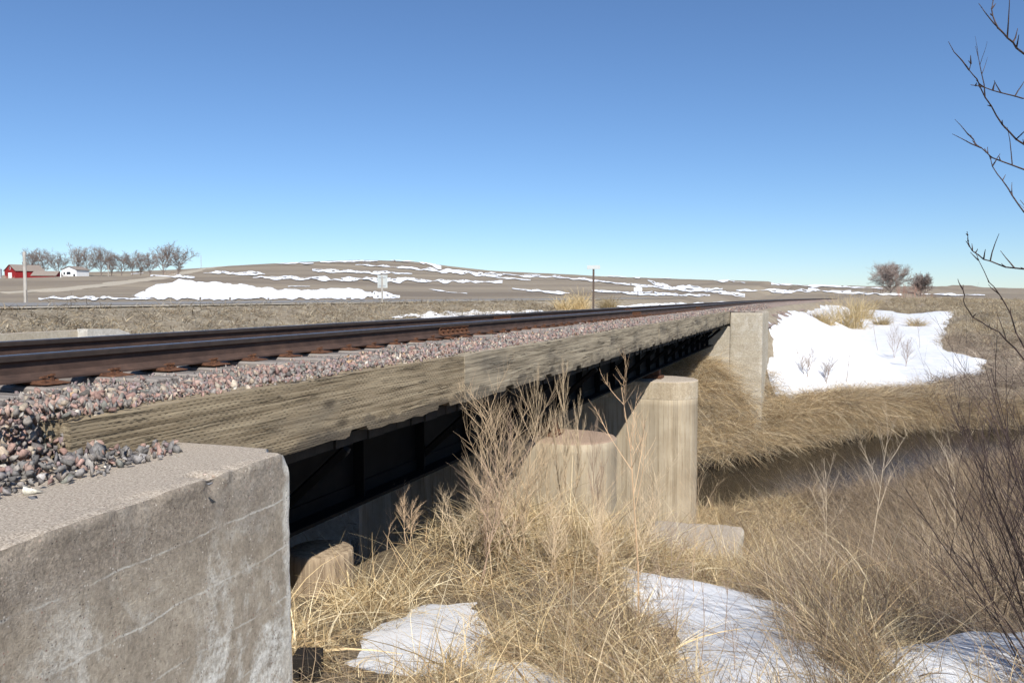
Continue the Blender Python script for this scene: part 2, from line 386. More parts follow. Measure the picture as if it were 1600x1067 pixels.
def pier_mat(cx, cy, rad):
    t = NT('pier_concrete', 0.9, 0.2); p = t.pos(); xyz = t.sep(p)
    n1 = t.noise(p, 1.3, 5); n3 = t.noise(p, 60, 4, 0.7)
    ang = t.math('MAXIMUM', t.math('ARCTAN2', t.math('SUBTRACT', xyz[0], cx), t.math('SUBTRACT', cy, xyz[1])), 0.0)
    sc = t.math('ADD', t.math('MINIMUM', xyz[0], cx), t.math('MULTIPLY', ang, rad))         # run along the face and round the nose
    bd = t.math('DIVIDE', sc, 0.115); bi = t.math('FLOOR', bd); fr = t.math('ABSOLUTE', t.math('SUBTRACT', t.math('FRACT', bd), 0.5))
    wn_ = t.n('TexWhiteNoise', noise_dimensions='1D'); t.put(wn_.inputs['W'], bi)
    cv = t.n('CombineXYZ'); t.put(cv.inputs[0], sc); t.put(cv.inputs[2], t.math('MULTIPLY', xyz[2], 0.05))
    sk = t.noise(cv.outputs[0], 9.0, 7, 0.75)
    c = t.ramp(n1, [(0.3, (0.32, 0.27, 0.2)), (0.7, (0.43, 0.375, 0.29))])
    c = t.mix(0.8, c, t.ramp(sk, [(0.3, (0.45, 0.38, 0.29)), (0.45, (0.95, 0.9, 0.81)), (0.55, (1.08, 1.06, 1.02)), (0.64, (0.68, 0.6, 0.48)), (0.75, (1.0, 0.98, 0.95))]), 'MULTIPLY')
    c = t.mix(0.8, c, t.ramp(wn_.outputs['Value'], [(0.0, 0.8), (1.0, 1.12)]), 'MULTIPLY')
    ln = t.math('MULTIPLY', t.ramp(fr, [(0.44, 0.0), (0.485, 1.0)]), t.ramp(t.noise(p, 2.5, 4), [(0.4, 0.15), (0.6, 0.9)]))
    c = t.mix(t.math('MULTIPLY', ln, 0.65), c, (0.13, 0.1, 0.07))
    c = t.mix(t.ramp(t.noise(p, 7, 6, 0.75), [(0.58, 0.0), (0.72, 0.45)]), c, (0.24, 0.19, 0.13))
    up = t.ramp(t.sep(t.n('NewGeometry').outputs['Normal'])[2], [(0.5, 0.0), (0.85, 1.0)])
    c = t.mix(up, c, t.ramp(n3, [(0.3, (0.2, 0.13, 0.09)), (0.7, (0.42, 0.32, 0.24))]))
    return t.fin(c, t.bump(n3, 0.4, 0.006, t.bump(t.math('SUBTRACT', 1.0, ln), 0.4, 0.008)))
M['pier_cap'] = concrete('pier_cap_concrete', False, ((0.36, 0.295, 0.205), (0.49, 0.415, 0.31)), 0.2, 0.5)
# weathered timber (grain along object Y)
def timber(name, incised=True, seed=0.0, base=((0.175, 0.132, 0.082), (0.37, 0.305, 0.208))):
    t = NT(name, 0.9, 0.15); p = t.obj(); xyz = t.sep(p)
    pp = t.mapping(p, (1, 1, 1), (0, 0, 0), (seed, seed * 3, seed * 7))
    g = t.noise(t.mapping(pp, (20, 0.7, 26)), 1.0, 8, 0.72, 0.2)
    g2 = t.noise(t.mapping(pp, (60, 3.0, 90)), 1.0, 5, 0.75, 0.3)
    k = t.noise(t.mapping(pp, (3, 0.8, 2.2)), 1.0, 4, 0.6)
    c = t.ramp(g, [(0.34, tuple(q * 0.75 for q in base[0])), (0.48, tuple((a + b) / 2 for a, b in zip(*base))), (0.62, tuple(q * 1.08 for q in base[1]))])
    c = t.mix(0.4, c, t.ramp(g2, [(0.36, (0.3, 0.27, 0.24)), (0.5, (0.95, 0.93, 0.9)), (0.64, (1.2, 1.18, 1.14))]), 'MULTIPLY')
    c = t.mix(t.ramp(k, [(0.56, 0.0), (0.74, 0.6)]), c, (0.085, 0.078, 0.07))
    # knots
    kv = t.voro(t.mapping(pp, (0.5, 1.15, 3.2)), 1.0, 'Distance')
    c = t.mix(t.ramp(kv, [(0.05, 0.8), (0.13, 0.0)]), c, (0.07, 0.055, 0.04))
    ck = t.noise(t.mapping(pp, (4, 0.55, 34)), 1.0, 5, 0.6, 0.6); cr = t.ramp(t.math('ABSOLUTE', t.math('SUBTRACT', ck, 0.5)), [(0.004, 1.0), (0.016, 0.0)])
    cr = t.math('MULTIPLY', cr, t.ramp(t.noise(t.mapping(pp, (1, 1.1, 5)), 1.0, 3), [(0.45, 0.0), (0.56, 1.0)])); c = t.mix(t.math('MULTIPLY', cr, 0.85), c, (0.03, 0.025, 0.02))
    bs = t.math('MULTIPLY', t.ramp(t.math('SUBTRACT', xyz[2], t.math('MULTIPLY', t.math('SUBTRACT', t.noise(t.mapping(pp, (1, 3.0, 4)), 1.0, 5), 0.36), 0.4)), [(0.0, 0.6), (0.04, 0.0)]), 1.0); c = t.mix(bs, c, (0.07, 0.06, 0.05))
    h = t.math('SUBTRACT', t.math('ADD', t.math('MULTIPLY', g, 0.6), t.math('MULTIPLY', g2, 0.4)), cr)
    nb = t.bump(h, 0.7, 0.012)
    if incised:
        row = t.math('DIVIDE', t.math('ADD', xyz[2], t.math('MULTIPLY', t.noise(t.mapping(p, (1, 1.2, 3)), 1.0, 3), 0.05)), 0.0185); ri = t.math('FLOOR', row)
        wob = t.math('MULTIPLY', t.noise(t.mapping(p, (1, 6, 60)), 1.0, 2), 0.5)
        ce = t.math('ADD', t.math('ADD', t.math('DIVIDE', xyz[1], 0.052), t.math('MULTIPLY', ri, 0.5)), wob)
        fy = t.math('FRACT', ce); fz = t.math('FRACT', row)
        m = t.math('MULTIPLY', t.ramp(t.math('ABSOLUTE', t.math('SUBTRACT', fy, 0.5)), [(0.14, 1.0), (0.27, 0.0)]),
                   t.ramp(t.math('ABSOLUTE', t.math('SUBTRACT', fz, 0.5)), [(0.04, 1.0), (0.17, 0.0)]))
        m = t.math('MULTIPLY', m, t.ramp(t.noise(p, 7, 4), [(0.4, 0.1), (0.56, 1.0)]))
        c = t.mix(t.math('MULTIPLY', m, 0.88), c, (0.05, 0.042, 0.034))  # shade inside the incisions painted into the colour
        nb = t.bump(t.math('SUBTRACT', 1.0, m), 0.6, 0.008, nb)
    return t.fin(c, nb)
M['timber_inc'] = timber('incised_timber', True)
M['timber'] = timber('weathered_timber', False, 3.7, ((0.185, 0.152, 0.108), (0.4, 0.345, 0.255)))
t = NT('tie_wood', 0.9, 0.15); p = t.obj()
g = t.noise(t.mapping(p, (1.2, 24, 24)), 1.0, 7, 0.7, 0.5)
M['tie'] = t.fin(t.ramp(g, [(0.3, (0.06, 0.048, 0.042)), (0.5, (0.19, 0.165, 0.148)), (0.68, (0.36, 0.33, 0.3))]), t.bump(g, 0.8, 0.012))
M['plank'] = plain('creosoted_plank', (0.035, 0.029, 0.024), 0.85, 0.4, 9)
# metals
t = NT('rusty_rail', 0.8, 0.3); p = t.pos()
n = t.noise(t.mapping(p, (1, 0.4, 1)), 9, 6, 0.7)
M['rail'] = t.fin(t.ramp(n, [(0.3, (0.035, 0.022, 0.018)), (0.55, (0.072, 0.044, 0.034)), (0.75, (0.11, 0.066, 0.048))]), t.bump(n, 0.3, 0.004))
t = NT('polished_railhead', 0.3, 0.5); t.b.inputs['Metallic'].default_value = 0.9
n = t.noise(t.mapping(t.pos(), (30, 0.3, 1)), 1, 4)
M['railhead'] = t.fin(t.ramp(n, [(0.3, (0.13, 0.12, 0.115)), (0.7, (0.3, 0.29, 0.28))]))
t = NT('dark_railhead_side', 0.45, 0.4); n = t.noise(t.pos(), 12, 5)
M['railside'] = t.fin(t.ramp(n, [(0.3, (0.028, 0.021, 0.018)), (0.7, (0.055, 0.04, 0.033))]))
t = NT('orange_rust', 0.88, 0.2); n = t.noise(t.pos(), 26, 6, 0.7)
M['rust'] = t.fin(t.ramp(n, [(0.3, (0.05, 0.026, 0.018)), (0.52, (0.12, 0.056, 0.032)), (0.75, (0.22, 0.105, 0.052))]), t.bump(n, 0.5, 0.005))
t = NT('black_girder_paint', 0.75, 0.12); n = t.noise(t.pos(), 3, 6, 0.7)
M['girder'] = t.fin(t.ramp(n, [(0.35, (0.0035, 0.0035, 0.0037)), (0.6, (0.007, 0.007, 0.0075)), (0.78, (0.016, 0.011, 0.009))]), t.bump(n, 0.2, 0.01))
# stones, grass, twigs take a colour attribute
t = NT('stone', 0.88, 0.25); p = t.obj(); a = attr_col(t)
n = t.noise(t.pos(), 120, 5, 0.7); n2 = t.noise(t.pos(), 35, 4, 0.6)
c = t.mix(1.0, a, t.ramp(n, [(0.3, 0.62), (0.7, 1.25)]), 'MULTIPLY'); c = t.mix(1.0, c, t.ramp(n2, [(0.3, 0.75), (0.7, 1.2)]), 'MULTIPLY')
M['stone'] = t.fin(c, t.bump(n, 0.5, 0.004))
t = NT('ballast_bed'); p = t.pos()
vc = t.sep(t.voro(p, 24, 'Color')); vd = t.voro(p, 24, 'Distance')
c = t.ramp(vc[0], [(0.0, (0.13, 0.12, 0.12)), (0.3, (0.22, 0.185, 0.17)), (0.5, (0.28, 0.19, 0.155)), (0.75, (0.34, 0.25, 0.205)), (0.95, (0.42, 0.35, 0.27))])
M['ballast'] = t.fin(c, t.bump(t.ramp(vd, [(0.0, 1.0), (0.6, 0.0)]), 0.9, 0.03))
def fibre(name, tint=(1, 1, 1), var=0.45, transl=0.3):
    t = NT(name, 0.75, 0.2); a = attr_col(t); r = t.n('ObjectInfo').outputs['Random']
    c = t.mix(1.0, a, t.ramp(r, [(0.0, tuple(q * (1 - var) for q in tint)), (1.0, tuple(q * (1 + var * 0.6) for q in tint))]), 'MULTIPLY')
    t.fin(c)
    if transl:
        tr = t.n('BsdfTranslucent'); t.put(tr.inputs['Color'], c); mx = t.n('MixShader'); mx.inputs[0].default_value = transl
        t.t.links.new(t.b.outputs[0], mx.inputs[1]); t.t.links.new(tr.outputs[0], mx.inputs[2]); t.t.links.new(mx.outputs[0], t.out.inputs['Surface'])
    return t.m
M['grass'] = fibre('dry_grass'); M['twig'] = fibre('dry_twig', var=0.1, transl=0.0)
M['bark'] = plain('grey_bark', (0.17, 0.135, 0.115), var=0.3, scale=4)
M['dark_bark'] = plain('dark_shrub_bark', (0.07, 0.048, 0.042), 0.65, 0.4, 30)

# ================================================================== GROUND AND WATER
def axis(lo, hi, a, b, step, grow):
    mid = list(np.arange(a, b + 1e-6, step)); s = step; x = b; up = []
    while x < hi: s *= grow; x += s; up.append(x)
    s = step; x = a; dn = []
    while x > lo: s *= grow; x -= s; dn.append(x)
    return np.array(dn[::-1] + mid + up)
gx = axis(-2600, 2600, -13, 12, 0.13, 1.055); gy = axis(-600, 3200, -2, 46, 0.15, 1.055)
GX, GY = np.meshgrid(gx, gy, indexing='ij')
GZ = terrain(GX, GY)
def sheet(name, X, Y, Z, keep=None, **kw):
    ni, nj = X.shape; q = np.arange(ni * nj).reshape(ni, nj)
    f = np.stack([q[:-1, :-1], q[1:, :-1], q[1:, 1:], q[:-1, 1:]], -1)
    if keep is not None:
        k = keep[:-1, :-1] | keep[1:, :-1] | keep[1:, 1:] | keep[:-1, 1:]; f = f[k]
    f = f.reshape(-1, 4); V = np.stack([X, Y, Z], -1).reshape(-1, 3)
    us, inv = np.unique(f, return_inverse=True)
    return mk(name, V[us], inv.reshape(-1, 4), smooth=True, **kw)
ground = tag(sheet('ground', GX, GY, GZ, mat=M['ground']), kind='structure')
dC = creek_d(GX, GY)
WATER_Z = -5.5
tag(sheet('creek_water', GX, GY, np.full(GX.shape, WATER_Z), keep=(np.abs(dC) < 3.9) & (GX > -13) & (GX < 60), mat=M['water']), kind='structure')

# snow: sheets that dive under the ground along their ragged edge
def poly_sd(x, y, P):                          # + inside
    best = np.full(x.shape, 1e9); ins = np.zeros(x.shape, bool); n = len(P)
    for i in range(n):
        (ax, ay), (bx, by) = P[i], P[(i + 1) % n]
        dx, dy = bx - ax, by - ay
        t_ = np.clip(((x - ax) * dx + (y - ay) * dy) / (dx * dx + dy * dy + 1e-12), 0, 1)
        best = np.minimum(best, np.hypot(x - ax - t_ * dx, y - ay - t_ * dy))
        c_ = ((ay > y) != (by > y)) & (x < (bx - ax) * (y - ay) / (by - ay + 1e-12) + ax); ins ^= c_
    return np.where(ins, best, -best)
SNOWPX = {
 'near': [[(545, 1035), (600, 985), (665, 942), (720, 945), (745, 985), (738, 1030), (700, 1052), (620, 1050)],
          [(745, 1040), (800, 1043), (900, 1075), (880, 1120), (780, 1110), (740, 1075)],
          [(950, 880), (1040, 900), (1140, 918), (1225, 950), (1265, 1000), (1290, 1067), (1270, 1130), (1070, 1120), (1030, 1000)],
          [(1350, 1010), (1480, 1000), (1640, 985), (1650, 1120), (1400, 1120)]],
 'far': [[(1204, 612), (1200, 575), (1199, 540), (1204, 505), (1235, 486), (1300, 476), (1352, 482), (1420, 492), (1500, 486), (1478, 510), (1472, 545), (1535, 562), (1538, 588), (1440, 606), (1330, 613)]],
}
SNOWPOLY = {k: [list(zip(*[a.tolist() for a in px_ground(*np.array(P, float).T)[:2]])) for P in v] for k, v in SNOWPX.items()}
def snow_mask(x, y):
    m = np.full(x.shape, -1e9)
    for k, v in SNOWPOLY.items():
        s = 0.22 if k == 'near' else 0.6
        for P in v: m = np.maximum(m, poly_sd(x, y, P) / s)
    return np.clip(m, -3, 3)
sub = (np.hypot(GX, GY) < 140) & (GX > -4)
SM = np.full(GX.shape, -3.0); SM[sub] = snow_mask(GX[sub], GY[sub])
rr = np.hypot(GX, GY)
SMn = SM + (1.5 * fbm(GX / 0.9, GY / 0.9, 4, 21) + 0.9 * fbm(GX / 0.35, GY / 0.35, 3, 23)) * sst(60, 10, rr) + 0.9 * fbm(GX / 2.5, GY / 2.5, 4, 27) * sst(14, 30, rr)
SMn[SM <= -2.9] = -3
th = np.interp(rr, [5, 30, 120], [0.05, 0.1, 0.22])
tag(sheet('snow', GX, GY, GZ + th * np.tanh(SMn) + 0.02 * fbm(GX * 2, GY * 2, 3, 31) - 0.004, keep=SMn > -0.9, mat=M['snow']), kind='structure')
def on_snow(x, y):
    return snow_mask(np.asarray(x, float), np.asarray(y, float))

# snow lying in streaks on the far hill and the roadside: draped on the ground that the photo shows it on
STREAKS = [
 [(205, 461, 464), (222, 456, 466), (232, 450, 464), (245, 444, 467), (290, 439, 468), (350, 442, 468), (400, 449, 468), (450, 455, 468), (520, 451, 468), (560, 453, 467), (610, 459, 467), (625, 463, 466)],
 [(60, 466, 469), (150, 464, 469), (240, 465, 469)],
 [(318, 427, 428), (345, 424, 429), (400, 426, 430), (415, 429, 430)],
 [(395, 434, 435), (440, 431, 437), (520, 434, 439), (600, 435, 441), (700, 437, 442), (785, 440, 443)],
 [(488, 420, 424), (540, 423, 427), (600, 425, 429), (645, 427, 429)],
 [(555, 414, 415), (600, 415, 418), (660, 420, 424), (740, 424, 430), (800, 429, 432), (860, 432, 435), (940, 438, 441), (1000, 446, 449), (1080, 452, 456), (1165, 460, 464)],
 [(610, 407, 408), (655, 407.5, 411), (680, 412, 420), (690, 418, 421)],
 [(925, 430, 431), (980, 431, 435), (1030, 433, 436), (1065, 434, 435)],
 [(1012, 438, 440), (1025, 442, 449), (1050, 446, 453), (1085, 449, 454), (1130, 451, 455)],
 [(925, 454, 456), (980, 456, 460), (1050, 459, 463), (1110, 462, 464)],
 [(800, 451, 452), (840, 454, 457), (890, 458, 461)],
 [(1115, 438, 440), (1145, 438, 443), (1165, 442, 443)],
 [(1150, 453, 455), (1200, 452, 457), (1290, 453, 458), (1330, 456, 459)],
 [(1205, 443, 446), (1250, 444, 449), (1300, 447, 449), (1380, 450, 452)],
 [(1310, 457, 459), (1370, 458, 462), (1410, 460, 463)],
 [(760, 432, 433), (800, 435, 437), (830, 438, 439)], [(800, 421.5, 423), (850, 423, 425), (900, 427, 429)],
 [(235, 431, 433), (262, 430, 434), (285, 432, 437), (305, 433, 435)], [(225, 427, 428), (205, 428, 430)],
 [(430, 412, 413), (470, 411, 413), (490, 412, 413)], [(500, 409.5, 411), (560, 408, 410), (590, 408, 409)],
 [(450, 448, 449), (470, 447, 450), (485, 448, 449)], [(670, 452, 453), (700, 456, 458), (730, 459, 460)],
 [(1440, 460, 461), (1490, 459, 463), (1540, 461, 463)],
 [(612, 497, 498.5), (650, 491, 498), (700, 488, 497), (800, 485.5, 492), (850, 486, 489)], [(960, 479, 481), (1020, 476, 480), (1100, 474, 477), (1200, 471.5, 473)],
]
V = []; Fc = []
for si, st in enumerate(STREAKS):
    st = sorted(st); us = np.arange(st[0][0], st[-1][0] + 0.1, 1.5)
    a = np.interp(us, [q[0] for q in st], [q[1] for q in st]); b = np.interp(us, [q[0] for q in st], [q[2] for q in st])
    mid = (a + b) / 2; hf = (b - a) / 2 * (0.85 if si else 1); a = mid - hf; b = mid + hf; w = np.maximum(b - a, 0.7); a = a + fbm(us / 14, us * 0 + si, 5, 40) * np.minimum(w * 1.1, 5); b = b + fbm(us / 12, us * 0 + si + 50, 5, 41) * np.minimum(w * 1.1, 5)
    b = np.maximum(b, a + 0.25); nr = 7; b0 = len(V)
    for r_ in range(nr):
        v_ = a + (b - a) * r_ / (nr - 1); x_, y_, z_ = px_ground(us, v_, 1100)
        z_ = terrain(x_, y_) + np.hypot(x_, y_) * 0.0007 + 0.02
        V += list(zip(x_, y_, z_))
    n_ = len(us)
    for r_ in range(nr - 1):
        for i in range(n_ - 1):
            q = [b0 + r_ * n_ + i, b0 + (r_ + 1) * n_ + i, b0 + (r_ + 1) * n_ + i + 1, b0 + r_ * n_ + i + 1]
            P = np.array([V[k] for k in q]); dd = np.hypot(P[:, 0], P[:, 1])
            if dd.max() / dd.min() < 1.35 and (w[i] > 12 and si == 0 or float(vnoise(us[i] / 5, r_ * 0.9 + si, 44)) > -0.3): Fc.append(q)
tag(mk('hillside_snow', V, np.array(Fc), M['snow_far'], smooth=True), kind='structure')

# highway and its gravel shoulders, gravel farm road
def strip(name, x0, x1, ys, z, mat, bend=None):
    V = []; n_ = 5
    for y_ in ys:
        for k in range(n_):
            V.append((x0 + (x1 - x0) * k / (n_ - 1), y_, z + (0.05 * math.sin(math.pi * k / (n_ - 1)) if bend else 0)))
    Fc = [(i * n_ + k, i * n_ + k + 1, (i + 1) * n_ + k + 1, (i + 1) * n_ + k) for i in range(len(ys) - 1) for k in range(n_ - 1)]
    return tag(mk(name, V, Fc, mat, smooth=True), kind='structure')
rys = list(np.linspace(-60, 420, 60))
strip('highway', -35.5, -24.5, rys, 0.05, M['asphalt'], True)
strip('road_shoulder', -24.6, -21.0, rys, 0.035, M['gravel']); strip('road_shoulder', -38.0, -35.4, rys, 0.035, M['gravel'])
gr = [(-20, 459), (60, 455), (130, 449), (190, 442), (230, 437), (262, 432), (295, 425), (330, 418.5), (350, 416.5)]
gu = np.linspace(-20, 350, 60); gv = np.interp(gu, [q[0] for q in gr], [q[1] for q in gr])
cx_, cy_, _ = px_ground(gu, gv, 1100)
hx, hy = np.gradient(cx_), np.gradient(cy_); hl = np.hypot(hx, hy) + 1e-9
V = []
for k, w in enumerate((-4.5, -1.5, 1.5, 4.5)):
    x_ = cx_ - hy / hl * w; y_ = cy_ + hx / hl * w; V += list(zip(x_, y_, terrain(x_, y_) + (0.02 if k in (0, 3) else 0.22)))
n_ = len(gu)
Fc = [(k * n_ + i, k * n_ + i + 1, (k + 1) * n_ + i + 1, (k + 1) * n_ + i) for k in range(3) for i in range(n_ - 1)]
tag(mk('gravel_road', V, Fc, M['gravel'], smooth=True), kind='structure')

# ================================================================== BRIDGE
TX = -3.2                                       # outer face of the curb timbers
TZ1, TZ0 = -0.20, -0.655
XN, XF = -4.72, -6.22                           # rail centre lines
bridge = tag(empty('railway_bridge', (-5.47, 17.6, -1.75)), 'short black steel girder railway bridge edged with weathered timber planks', 'bridge')
def rel(o, parent):                             # keep world coordinates under a moved parent
    o.parent = parent; o.matrix_parent_inverse = Matrix.Translation(-Vector(parent.location)); return o
joints = [2.8, pix_at_lat(725, 3.2), pix_at_lat(954, 3.2), pix_at_lat(1030, 3.2), pix_at_lat(1085, 3.2), pix_at_lat(1122, 3.2), Y1 - 0.02]
def curb(ya, yb, x0, x1, i, mat):
    rnd = random.Random(100 + i); L = yb - ya
    pts = [(-L / 2, 0.0)]
    n_ = max(4, int(L / 0.22)); top = []
    for k in range(n_ + 1):
        y_ = -L / 2 + L * k / n_; top.append((y_, 0.4555 + rnd.uniform(-0.006, 0.004) - (0.012 if k in (0, n_) else 0)))
    bot = []; y_ = L / 2
    slot = L / 2 - 0.25
    while y_ > -L / 2 + 0.02:
        bot.append((y_, rnd.uniform(-0.008, 0.012)))
        if y_ < slot and y_ - 0.3 > -L / 2:
            h = 0.045; bot += [(y_ - 0.03, h), (y_ - 0.24, h), (y_ - 0.27, 0.004)]; slot = y_ - 1.3; y_ -= 0.33
        else: y_ -= rnd.uniform(0.1, 0.25)
    bot.append((-L / 2, 0.0))
    m = MB(); m.prism(top + bot, 'x', x0, x1)
    o = m.build('curb_timber', mat, None)
    o.location = (0, (ya + yb) / 2, TZ0); rel(o, bridge); o.location = (0, (ya + yb) / 2, TZ0)
    return o
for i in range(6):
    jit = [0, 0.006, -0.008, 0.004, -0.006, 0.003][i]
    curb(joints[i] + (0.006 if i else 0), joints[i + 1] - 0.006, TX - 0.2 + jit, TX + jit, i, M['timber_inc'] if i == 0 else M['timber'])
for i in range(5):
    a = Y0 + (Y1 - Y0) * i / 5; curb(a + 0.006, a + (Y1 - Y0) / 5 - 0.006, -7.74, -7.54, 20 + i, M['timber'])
# deck planks across, their ends just below the curb
nb = 118; proto = None
for i in range(nb):
    ya = Y0 + 0.02 + (Y1 - Y0 - 0.04) * i / nb; w = (Y1 - Y0 - 0.04) / nb
    if proto is None:
        proto = MB().box(-2.17, 2.17, -w / 2 + 0.004, w / 2 - 0.004, -0.045, 0.045).build('deck_plank', M['plank']); o = proto
    else:
        o = proto.copy(); COL.objects.link(o)
    o.parent = bridge; o.location = (random.uniform(-0.02, 0.02), ya + w / 2 - 17.6, -0.703 + 1.75); 
# girders
GB = -1.48
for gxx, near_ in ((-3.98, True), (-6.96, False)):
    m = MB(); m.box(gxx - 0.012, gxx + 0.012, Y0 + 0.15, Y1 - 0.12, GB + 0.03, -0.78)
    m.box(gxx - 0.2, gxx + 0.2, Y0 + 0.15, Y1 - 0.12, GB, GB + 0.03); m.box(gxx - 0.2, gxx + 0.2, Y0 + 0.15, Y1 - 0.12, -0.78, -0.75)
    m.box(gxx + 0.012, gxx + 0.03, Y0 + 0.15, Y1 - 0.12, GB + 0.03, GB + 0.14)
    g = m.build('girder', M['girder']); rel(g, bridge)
    sgn = 1 if near_ else -1
    y_ = Y0 + 0.6; k = 0
    while y_ < Y1 - 0.3:
        s_ = MB().box(gxx + sgn * 0.013, gxx + sgn * 0.12, y_ - 0.01, y_ + 0.01, GB + 0.032, -0.782)
        s_.box(gxx + sgn * 0.013, gxx + sgn * 0.025, y_ + 0.01, y_ + 0.09, GB + 0.15, -0.782)
        o = s_.build('stiffener', M['girder']); o.parent = g; o.matrix_parent_inverse = Matrix.Translation(-Vector(bridge.location)) @ Matrix.Identity(4)
        o.matrix_parent_inverse = Matrix.Identity(4)
        if near_:
            rv = MB()
            for q in range(6):
                zz = GB + 0.22 + q * 0.085; rv.tube([(gxx + 0.024, y_ + 0.06, zz), (gxx + 0.04, y_ + 0.06, zz)], [0.016, 0.01], 6)
            o2 = rv.build('rivets', M['girder']); o2.parent = g; o2['kind'] = 'stuff'
            if k % 2 == 1:                      # knee brace out to the deck edge
                b_ = MB(); b_.tube([(gxx + 0.05, y_ + 0.03, GB + 0.16), (-3.3, y_ + 0.03, -0.77)], 0.045, 4)
                o3 = b_.build('knee_brace', M['girder']); o3.parent = g
        y_ += 1.22; k += 1
for y_ in (Y0 + 1.2, 11.2, 12.8, 20.1, 21.7, Y1 - 1.2):
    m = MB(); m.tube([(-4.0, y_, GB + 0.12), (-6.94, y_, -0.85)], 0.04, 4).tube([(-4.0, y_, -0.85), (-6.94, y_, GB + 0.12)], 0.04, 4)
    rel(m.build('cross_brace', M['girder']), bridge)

# near abutment: rounded, pitted block and the wall behind it
ab = tag(empty('concrete_abutment', (-2.8, 2.2, -1.6)), 'weathered grey concrete abutment block with white lime stains, nearest the viewer', 'abutment')
Vb, Fb, Nb = grid_box((-3.195, 0.6, -1.9), (-2.47, Y0, -0.40), 0.022, 0.02)
P = Vb
ero = sst(-0.78, -0.42, P[:, 2]) * sst(0.5, 0.9, np.abs(Nb[:, 0]) + 0.0)
dsp = 0.003 * fbm(P[:, 1] * 6 + P[:, 0] * 3, P[:, 2] * 6 + P[:, 0] * 5, 4, 61) + ero * 0.005 * fbm(P[:, 1] * 34, P[:, 2] * 34, 2, 66)
edge = np.exp(-((P[:, 2] + 0.42) / 0.035) ** 2) * (P[:, 0] > -2.55)
dsp = dsp + edge * 0.045 * np.minimum(fbm(P[:, 1] * 7, P[:, 0] * 0 + 3, 4, 71), 0.12)
chip = np.exp(-(((P[:, 1] - 2.83) / 0.045) ** 2 + ((P[:, 2] + 0.42) / 0.05) ** 2)) * (P[:, 0] > -2.6)
cor = np.exp(-((P[:, 1] - Y0) / 0.03) ** 2) * (P[:, 0] > -2.55); dsp = dsp - 0.035 * chip + cor * 0.012 * np.minimum(fbm(P[:, 2] * 8, P[:, 2] * 0 + 7, 4, 72), 0.1) - 0.05 * np.exp(-(((P[:, 1] - Y0) / 0.06) ** 2 + ((P[:, 2] + 0.4) / 0.06) ** 2)) * (P[:, 0] > -2.6)
Vb = P + Nb * dsp[:, None]
out = sst(-3.1, -2.6, P[:, 0]); Vb[:, 0] += -(P[:, 1] - Y0) * 0.08 * out
Vb[:, 1] += sst(-2.62, -2.47, P[:, 0]) * sst(3.3, 3.45, P[:, 1]) * (-0.008)
o = mk('wing_block', Vb, Fb, M['abutment'], smooth=True); rel(o, ab)
o = MB().box(-2.9, -2.12, -2.5, 0.58, -1.9, -0.405).build('wing_wall', M['abutment'], bevel=0.02); rel(o, ab)
o = MB().box(-8.3, -3.2, Y0 - 0.5, Y0 - 0.01, -2.4, -0.76).build('back_wall', M['abutment'], bevel=0.02); rel(o, ab)
# far abutment
fa = tag(empty('concrete_abutment', (-2.6, 32.3, -2.6)), 'tan concrete abutment at the far end of the bridge beside the snowfield', 'abutment')
Vb, Fb, Nb = grid_box((-3.19, Y1, -4.6), (-2.02, Y1 + 3.6, -0.235), 0.07, 0.05)
Vb = Vb + Nb * (0.012 * fbm(Vb[:, 0] * 5 + Vb[:, 1] * 3, Vb[:, 2] * 5, 4, 81))[:, None]
rel(mk('wing_block', Vb, Fb, M['far_abut'], smooth=True), fa)
rel(MB().box(-8.3, -3.195, Y1 + 0.02, Y1 + 0.5, -4.6, -0.76).build('back_wall', M['far_abut'], bevel=0.02), fa)

